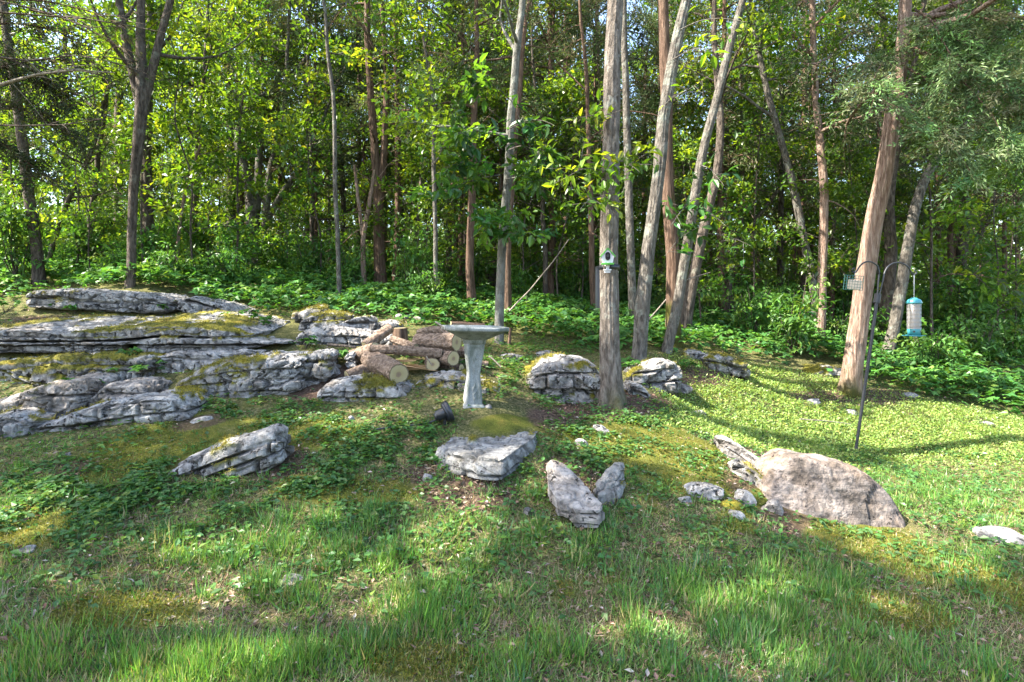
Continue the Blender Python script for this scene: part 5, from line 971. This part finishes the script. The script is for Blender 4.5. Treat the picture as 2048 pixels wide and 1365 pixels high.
# ================================================================ plants on the ground
def in_poly(x, y, poly):
    ins = np.zeros(len(x), bool); n = len(poly)
    for a in range(n):
        x1, y1 = poly[a]; x2, y2 = poly[(a + 1) % n]
        c = ((y1 > y) != (y2 > y)); ins ^= c & (x < (x2 - x1) * (y - y1) / (y2 - y1 + 1e-12) + x1)
    return ins
def free(x, y):
    bad = np.zeros(len(x), bool)
    for p in FOOT: bad |= in_poly(x, y, p)
    return ~bad
def scatter(r, n, x0, x1, y0, y1):
    """points spread evenly over the picture of the ground rather than over its area: denser near the viewer"""
    t = r.uniform(0, 1, n); y = np.sqrt(y0 ** 2 + t * (y1 ** 2 - y0 ** 2)); x = r.uniform(x0, x1, n) * 1.0
    return x, y
def gz(x, y): return G(x, y)
def blades(name, label, r, x, y, L, W, lean, cols, cat_='grass', az=None):
    n = len(x)
    if az is None: az = r.uniform(0, 6.28, n) + 1.2 * fbm2(x, y, 1.5, 2, 71)
    ax = unit(np.stack([np.cos(az) * lean, np.sin(az) * lean, np.ones(n)], -1)); nr = unit(np.stack([np.cos(az), np.sin(az), -lean], -1)); nr = unit(nr + r.normal(0, .35, (n, 3)))
    p = np.stack([x, y, gz(x, y) - .004], -1)
    v, f, c = leaves('blade', p, ax, nr, L, W, cols); o = mesh_obj(name, v, f, M['grass'], c, smooth=False); o['kind'] = 'stuff'; tag(o, label, cat_); return o
r = rs(500)
# --- green grass of the lawn
N = 560000; t = r.uniform(0, 1, N); y = 1.75 * (7.2 / 1.75) ** t; x = (r.uniform(-1, 1, N) * .93) * y
mo, so, n1, n2, n3, u, v = ground_cover(x, y)
gd = blob(u, v, GRASS_B); tuft = fbm2(x, y, 7.5, 3, 77)
dens = np.clip((.05 + .5 * gd + .8 * n3 + .8 * tuft), 0, 1) * (1 - .75 * so) * (1 - .55 * mo) * sstep(790, 1000, v) + .32 * sstep(740, 790, v) * np.clip(.35 + n3 + tuft, 0, 1)
keep = (r.uniform(size=N) < dens * .55) & free(x, y); x, y, gd, tuft, n1, n3, v = (a[keep] for a in (x, y, gd, tuft, n1, n3, v))
n = len(x); hh = np.clip(.018 + .020 * gd + .032 * tuft + r.normal(0, .010, n), .010, .10) * sstep(700, 1080, v) + .012; lean = np.abs(r.normal(1.0, .55, n))
cols = palette(r, n, [(.085, .20, .035), (.115, .24, .045), (.16, .26, .045), (.065, .16, .05), (.30, .26, .12)], [4, 4, 3, 1.6, 1.3], .16)
blu = sstep(.12, .3, fbm2(x, y, 2.8, 3, 88)); cols = cols * (1 - blu[:, None]) + (cols * np.array([.8, .88, 1.25])) * blu[:, None]
# two in three blades stand in tufts, radiating from a common root
az = r.uniform(0, 6.28, n) + 1.2 * fbm2(x, y, 1.5, 2, 71); nc = n // 22; ci = r.integers(0, n, nc); own = r.integers(0, nc, n); tf_ = r.uniform(size=n) < .66; cx, cyy = x[ci][own], y[ci][own]
rad = np.abs(r.normal(0, .032, n)); x = np.where(tf_, cx + rad * np.cos(az), x); y = np.where(tf_, cyy + rad * np.sin(az), y); hh = np.where(tf_, hh[ci][own] * r.uniform(.8, 1.5, n), hh * .8); lean = np.where(tf_, .3 + rad * 24 + np.abs(r.normal(0, .3, n)), lean * 1.3)
cols = np.where(tf_[:, None] & (r.uniform(size=n) < .8)[:, None], cols[ci][own] * (1 + r.normal(0, .12, (n, 1))), cols); wdt = r.uniform(.0026, .0062, n) * np.where(tf_, (.7 + .9 * r.uniform(size=nc))[own], 1) * (1 + .4 * blu)
blades('lawn_grass', 'thin green lawn grass growing in tufts across the foreground', r, x, y, hh * r.uniform(.8, 1.6, n), wdt, lean, np.clip(cols, .005, .8), az=az); print('grass', n)
# --- short sward filling the gaps
N = 135000; t = r.uniform(0, 1, N); y = 1.75 * (6.0 / 1.75) ** t; x = (r.uniform(-1, 1, N) * .93) * y; mo, so, n1, n2, n3, u, v = ground_cover(x, y)
keep = (r.uniform(size=N) < (.5 + .4 * n1) * (1 - .8 * so) * (1 - .6 * mo) * sstep(800, 950, v)) & free(x, y); x, y = x[keep], y[keep]; n = len(x); az = r.uniform(0, 6.28, n); ln = np.abs(r.normal(1.3, .6, n))
L = r.uniform(.012, .04, n); v_, f_, c_ = leaves('quad', np.stack([x, y, G(x, y)], -1), np.stack([np.cos(az) * ln, np.sin(az) * ln, np.ones(n)], -1), rdir(r, n), L, L * .12 + .0015, palette(r, n, [(.11, .22, .045), (.15, .25, .05), (.085, .17, .04), (.24, .25, .10)], [4, 3, 2, 1.5], .16))
o = mesh_obj('short_sward', v_, f_, M['grass'], c_, smooth=False); o['kind'] = 'stuff'; tag(o, 'short fine grass filling the lawn between the tufts', 'grass'); print('sward', n)
# --- dead straw
N = 230000; t = r.uniform(0, 1, N); y = 1.75 * (6.5 / 1.75) ** t; x = (r.uniform(-1, 1, N) * .93) * y
mo, so, n1, n2, n3, u, v = ground_cover(x, y); dens = np.clip(.55 + .7 * n2, 0, 1) * sstep(820, 1000, v) * (1 - .4 * mo)
keep = (r.uniform(size=N) < dens * .55) & free(x, y); x, y = x[keep], y[keep]; n = len(x)
blades('dry_straw', 'pale dead straw matted between the green grass blades', r, x, y, r.uniform(.03, .10, n), r.uniform(.0014, .003, n), np.abs(r.normal(2.6, 1.2, n)), palette(r, n, [(.34, .27, .16), (.24, .18, .11), (.44, .37, .25), (.16, .12, .07)], [4, 3, 2, 2], .15), 'straw'); print('straw', n)
# --- moss fuzz
N = 270000; t = r.uniform(0, 1, N); y = 1.9 * (7.5 / 1.9) ** t; x = (r.uniform(-1, 1, N) * .93) * y
mo, so, n1, n2, n3, u, v = ground_cover(x, y); keep = (r.uniform(size=N) < sstep(.35, .9, mo) * (1 - so) * .8) & free(x, y) & (v > 700); x, y = x[keep], y[keep]; n = len(x)
p = np.stack([x, y, G(x, y) + .008 + .016 * mo[keep]], -1); ax = unit(r.normal(0, .8, (n, 3)) + [0, 0, .8])
v_, f_, c_ = leaves('quad', p, ax, rdir(r, n), r.uniform(.008, .024, n), r.uniform(.004, .009, n), palette(r, n, [(.12, .14, .02), (.17, .17, .025), (.08, .10, .018), (.21, .165, .035)], [4, 4, 3, 1.5], .2))
o = mesh_obj('moss', v_, f_, M['grass'], c_, smooth=False); o['kind'] = 'stuff'; tag(o, 'golden green moss cushions spread over the ground', 'moss'); print('moss', n)
# --- low creeping leaves
N = 430000; t = r.uniform(0, 1, N); y = 2.2 * (9.5 / 2.2) ** t; x = (r.uniform(-1, 1, N) * .93) * y
mo, so, n1, n2, n3, u, v = ground_cover(x, y); cd = blob(u, v, CREEP_B); cl = fbm2(x, y, 4.2, 3, 93); cl2 = fbm2(x, y, 12, 2, 94)
right = sstep(1250, 1400, u) * sstep(930, 880, v)
dens = np.clip(cd * (.30 + .7 * cl + .7 * cl2 + .75 * right) + .14 * (cl + cl2 > .15) + .05, 0, 1) * (1 - .5 * so) * sstep(1260, 1000, v)
keep = (r.uniform(size=N) < dens * .75) & free(x, y); x, y, cl, right, v = (a[keep] for a in (x, y, cl, right, v)); n = len(x)
h = np.clip(.02 + .06 * np.clip(cl + .3, 0, 1) * r.uniform(.3, 1, n), .008, .12) * (1 - .6 * right); az = r.uniform(0, 6.28, n)
ax = np.stack([np.cos(az), np.sin(az), r.normal(-.1, .25, n)], -1); nr = unit(np.array([0, 0, 1.]) + r.normal(0, .3, (n, 3))); L = r.uniform(.02, .056, n) * (1 - .35 * right)
v_, f_, c_ = leaves('quad', np.stack([x, y, G(x, y) + h], -1), ax, nr, L, L * .62, palette(r, n, [(.08, .19, .05), (.105, .22, .055), (.06, .15, .045), (.15, .24, .045)], [4, 3, 3, 1.6], .15))
o = mesh_obj('creeping_plants', v_, f_, M['herb'], c_, smooth=False); o['kind'] = 'stuff'; tag(o, 'low creeping leafy ground cover between the rocks and on the lawn', 'ground cover'); print('creep', n)
# --- short leafy turf of the sunlit lawn at right
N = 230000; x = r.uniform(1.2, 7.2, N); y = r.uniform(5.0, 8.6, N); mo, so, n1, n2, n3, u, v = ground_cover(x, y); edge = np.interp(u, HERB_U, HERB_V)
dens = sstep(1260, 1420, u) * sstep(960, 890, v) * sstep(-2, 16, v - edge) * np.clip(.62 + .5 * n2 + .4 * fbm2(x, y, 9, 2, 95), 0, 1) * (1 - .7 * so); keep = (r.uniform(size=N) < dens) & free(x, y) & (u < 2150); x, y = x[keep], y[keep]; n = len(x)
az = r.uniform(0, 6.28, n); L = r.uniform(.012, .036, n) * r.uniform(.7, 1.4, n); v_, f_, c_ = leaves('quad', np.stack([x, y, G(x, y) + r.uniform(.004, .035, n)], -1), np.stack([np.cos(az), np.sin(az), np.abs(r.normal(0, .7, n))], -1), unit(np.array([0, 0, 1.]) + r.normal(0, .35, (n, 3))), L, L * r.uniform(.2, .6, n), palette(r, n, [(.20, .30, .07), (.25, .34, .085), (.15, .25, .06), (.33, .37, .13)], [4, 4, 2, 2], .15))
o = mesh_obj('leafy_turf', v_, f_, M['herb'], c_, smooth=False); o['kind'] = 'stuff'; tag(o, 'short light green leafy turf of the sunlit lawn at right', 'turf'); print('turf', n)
# --- herb layer of the wood
def herb_layer(name, label, N, y0, y1, kind, L0, L1, wl, sd, prob, tall):
    r = rs(sd); t = r.uniform(0, 1, N); y = y0 * (y1 / y0) ** t; x = (r.uniform(-1, 1, N) * .98) * y; u, v = uv_ground(x, y)
    edge = np.interp(u, HERB_U, HERB_V) + 9 * fbm2(x, y, 1.8, 3, 101); a = sstep(4, -16, v - edge); cl = fbm2(x, y, 1.4, 3, 103); cl2 = fbm2(x, y, 5, 2, 104)
    keep = (r.uniform(size=N) < a * np.clip(.75 + .7 * cl + .5 * cl2, .1, 1) * prob) & free(x, y); x, y, cl, cl2, a = (q[keep] for q in (x, y, cl, cl2, a)); n = len(x)
    top = (.08 + tall * np.clip(.5 + .6 * cl + .5 * cl2, .1, 1.2)) * (.4 + .6 * a); h = top * np.sqrt(r.uniform(.15, 1, n)); az = r.uniform(0, 6.28, n)
    ax = np.stack([np.cos(az), np.sin(az), r.normal(-.25, .25, n)], -1); nr = unit(np.array([0, -.12, 1.]) + r.normal(0, .32, (n, 3))); L = r.uniform(L0, L1, n)
    c = palette(r, n, [(.07, .19, .04), (.095, .225, .045), (.055, .15, .04), (.13, .24, .045)], [4, 3, 3, 1.5], .15)
    v_, f_, c_ = leaves(kind, np.stack([x, y, G(x, y) + h], -1), ax, nr, L, L * wl, c); o = mesh_obj(name, v_, f_, M['herb'], c_, smooth=False); o['kind'] = 'stuff'; tag(o, label, 'ground cover'); print(name, n)
herb_layer('woodland_herbs', 'bright green lobed leaf plants covering the floor of the wood edge', 75000, 6.2, 14.5, 'lobed', .07, .13, .95, 601, .8, .28)
herb_layer('distant_undergrowth', 'leafy undergrowth covering the floor deep in the wood', 60000, 13.5, 34, 'quad', .14, .28, .7, 602, .8, .6)
# --- taller plants at the foot of the ledges
PL = [(165,800,.22),(225,690,.2),(250,735,.2),(240,760,.16),(300,760,.18),(40,690,.18),(10,690,.16),(85,685,.14),(120,622,.14),(150,628,.12),(60,600,.26),(25,590,.3),(10,625,.22),(330,630,.16),(465,655,.2),(500,650,.18),(655,735,.16),(670,730,.14),(610,700,.14),(1265,745,.16),(1300,755,.14),(1330,752,.14),(1380,745,.16),(1440,690,.2),(870,660,.14),(1195,690,.25),(1350,770,.12),(520,660,.16),(190,560,.25),(430,620,.2),(985,960,.07),(850,872,.08),(400,620,.16),(1765,600,.25)]
r = rs(700)
for k, (px, py, hgt) in enumerate(PL[:-1]):
    b = gp(px, py, 9); root = empty('leafy_plant', tuple(b)); mb = MB(); P_, A_, N_, L_ = [], [], [], []
    for q in range(7):
        az = r.uniform(0, 6.28); tip = np.array([math.cos(az) * .5 * hgt, math.sin(az) * .5 * hgt, hgt * r.uniform(.5, 1)]); mb.tube(np.array([[0, 0, -.02], tip * .5 + [0, 0, .02], tip]), [.003, .002, .0015], 4)
        for s in range(3): a3 = az + (s - 1) * 1.1; P_.append(tip); A_.append([math.cos(a3), math.sin(a3), -.25]); N_.append(unit(np.array([0, -.1, 1.]) + r.normal(0, .25, 3))); L_.append(r.uniform(.06, .11) * (1 if hgt > .1 else .6))
    mb.build('stems', M['darkbark'], root); n = len(P_); L_ = np.array(L_)
    v_, f_, c_ = leaves('lobed', np.array(P_), np.array(A_), np.array(N_), L_, L_ * .9, palette(r, n, [(.06, .17, .03), (.09, .21, .035), (.05, .13, .03)], [3, 3, 2], .12))
    mesh_obj('foliage', v_, f_, M['herb'], c_, smooth=False, parent=root)['kind'] = 'stuff'; near_ = min((o for o in sc.objects if o.parent is None and o.get('category') in ('rock', 'stone', 'tree') and o['label'].split()[0] not in ('oak',)), key=lambda o: (o.location.x - b[0]) ** 2 + (o.location.y - b[1]) ** 2)
    tag(root, 'small lobed leaf plant beside the ' + ' '.join(near_['label'].split()[:10]), 'plant', 'small plants among the rocks')
# --- fallen leaves and bits of bark
N = 110000; t = r.uniform(0, 1, N); y = 2.2 * (11 / 2.2) ** t; x = (r.uniform(-1, 1, N) * .93) * y; mo, so, n1, n2, n3, u, v = ground_cover(x, y)
keep = (r.uniform(size=N) < np.clip(.65 * so + .16, 0, 1) * .6) & free(x, y); x, y = x[keep], y[keep]; n = len(x); az = r.uniform(0, 6.28, n); L = r.uniform(.015, .05, n)
v_, f_, c_ = leaves('quad', np.stack([x, y, G(x, y) + r.uniform(.006, .022, n)], -1), np.stack([np.cos(az), np.sin(az), r.normal(0, .25, n)], -1), unit(np.array([0, 0, 1.]) + r.normal(0, .35, (n, 3))), L, L * r.uniform(.15, .55, n), palette(r, n, [(.19, .12, .085), (.28, .20, .14), (.11, .07, .05), (.40, .33, .27)], [4, 3, 3, 1.6], .18))
o = mesh_obj('leaf_litter', v_, f_, M['litter'], c_, smooth=False); o['kind'] = 'stuff'; tag(o, 'brown fallen leaves and bark chips on the bare soil', 'leaf litter'); print('litter', n)
# --- reddish dead fern frond against the boulder
fr = empty('dead_fern', tuple(gp(1745, 1048))); tag(fr, 'withered reddish frond leaning on the front of the large boulder', 'dead frond'); P_, A_ = [], []
for q in range(3):
    b = np.array([.03 * q - .05, -.03, 0]); e = b + np.array([-.06 + .05 * q, -.0, .10])
    for s in range(9): t = s / 8; c = b + (e - b) * t; P_ += [c, c]; A_ += [[.6, -.3, -.8], [-.3, -.3, -.9]]
n = len(P_); v_, f_, c_ = leaves('quad', np.array(P_), np.array(A_) + r.normal(0, .25, (n, 3)), rdir(r, n), r.uniform(.03, .06, n), .009, palette(r, n, [(.26, .12, .09), (.33, .17, .12)], [1, 1], .15)); mesh_obj('frond', v_, f_, M['litter'], c_, smooth=False, parent=fr)
# --- yellow moss cushion beside the stones
b = gp(1468, 1022); V, F = lathe([(0.0001, .05), (.03, .048), (.06, .036), (.085, .012), (.09, -.02)], 40); V = V * np.array([1.05, .8, 1]); V = V + unit(V) * (.010 * fbm(V * 40, 3, 5) + .008 * fbm(V * 14, 2, 6))[:, None]
mc = mesh_obj('moss_cushion', V + b + [0, .05, 0], F, M['rock'], attrs={'moss': np.ones(len(V)), 'groove': np.zeros(len(V))}); recenter(mc, tuple(b)); tag(mc, 'bright yellow moss cushion between small stones left of the large boulder', 'moss cushion')
# --- far wood closing the view: one mass of leaves
rr = rs(800); N = 38000; ang = rr.uniform(-.80, .80, N); dist = rr.uniform(30, 60, N); x = dist * np.tan(ang) ; y = dist; hmax = np.where(x / y < -.2, 5, 10) * (.75 + .5 * fbm2(ang * 14, dist * .1, 1, 3, 7)); z = np.where(rr.uniform(size=N) < .45, rr.uniform(0, 1, N) * 3.5, rr.uniform(0, 1, N) * hmax)
p = np.stack([x, y, G(np.clip(x, -31, 31), y) + z], -1); L = rr.uniform(.35, .7, N)
v_, f_, c_ = leaves('quad', p, rdir(rr, N), unit(np.array([0, -.5, .8]) + rr.normal(0, .5, (N, 3))), L, L * .7, palette(rr, N, [(.08, .165, .024), (.115, .205, .026), (.055, .125, .028)], [3, 2, 3], .2))
o = mesh_obj('far_wood', v_, f_, M['leaf'], c_, smooth=False); o['kind'] = 'stuff'; tag(o, 'mass of far foliage closing the back of the wood', 'wood')
# --- labels of the background plants: by the named tree they stand next to in the view and how deep they stand
bpy.context.view_layer.update()
NAMED = []
for t_ in TREES:
    if t_.get('group') == 'trees along the wood edge' and 'of the photo shading' not in t_['label'] and 'viewer' not in t_['label'] and 'viewer' not in t_['label'] and 'farther left' not in t_['label'] and 'camera at left' not in t_['label'] and not t_['label'].startswith('cedar left of'):
        s0 = re.split(' (?:with|in|behind|beside|above|standing|leaning|left|right|between|just|near|at|close|bending|bowing|curving|deep|bent) ', t_['label'])[0]; k0 = s0 if len(s0.split()) > 2 and s0 not in [a[1] for a in NAMED] else ' '.join(t_['label'].split()[:7])
        NAMED.append((float(proj(np.array(t_.location))[0]), k0))
ORD = ['nearest', 'second', 'third', 'fourth', 'fifth', 'sixth', 'seventh', 'eighth', 'ninth', 'tenth', 'eleventh', 'twelfth', 'thirteenth', 'fourteenth', 'fifteenth', 'sixteenth', 'seventeenth', 'eighteenth', 'nineteenth', 'twentieth']
for grp, nm in (('understory saplings', 'thin leafy sapling'), ('leafy background trees', 'leafy background tree'), ('background cedars', 'dark background cedar'), ('shrubs under the trees', 'green shrub')):
    cells = {}
    for o in sc.objects:
        if o.parent is None and o.get('group') == grp:
            u = float(proj(np.array(o.location))[0]); a = min(NAMED, key=lambda q: abs(q[0] - u)); cells.setdefault((a[1], 'left' if u < a[0] else 'right'), []).append(o)
    for (ref, side), L in cells.items():
        L.sort(key=lambda o: o.location.y)
        for k, o in enumerate(L): o['label'] = f"{ORD[min(k, 19)]} {nm} {side} of the {ref}"
cells = {}
for o in sc.objects:
    if o.parent is None and o.get('group') == 'small plants among the rocks': cells.setdefault(o['label'], []).append(o)
for lb, L in cells.items():
    if len(L) > 1:
        L.sort(key=lambda o: o.location.x / o.location.y)
        for k, o in enumerate(L): o['label'] = ('leftmost ' if k == 0 else 'rightmost ' if k == len(L) - 1 else 'middle ') + lb.replace('small lobed leaf plant', 'lobed leaf plant')
tris = 0; seen = set()
for o in sc.objects:
    if o.type == 'MESH' and o.data.name not in seen: seen.add(o.data.name); tris += len(o.data.loops) - 2 * len(o.data.polygons)
print('TRIS', tris, 'time', round(time.time() - T0, 1), 'objs', len(sc.objects))
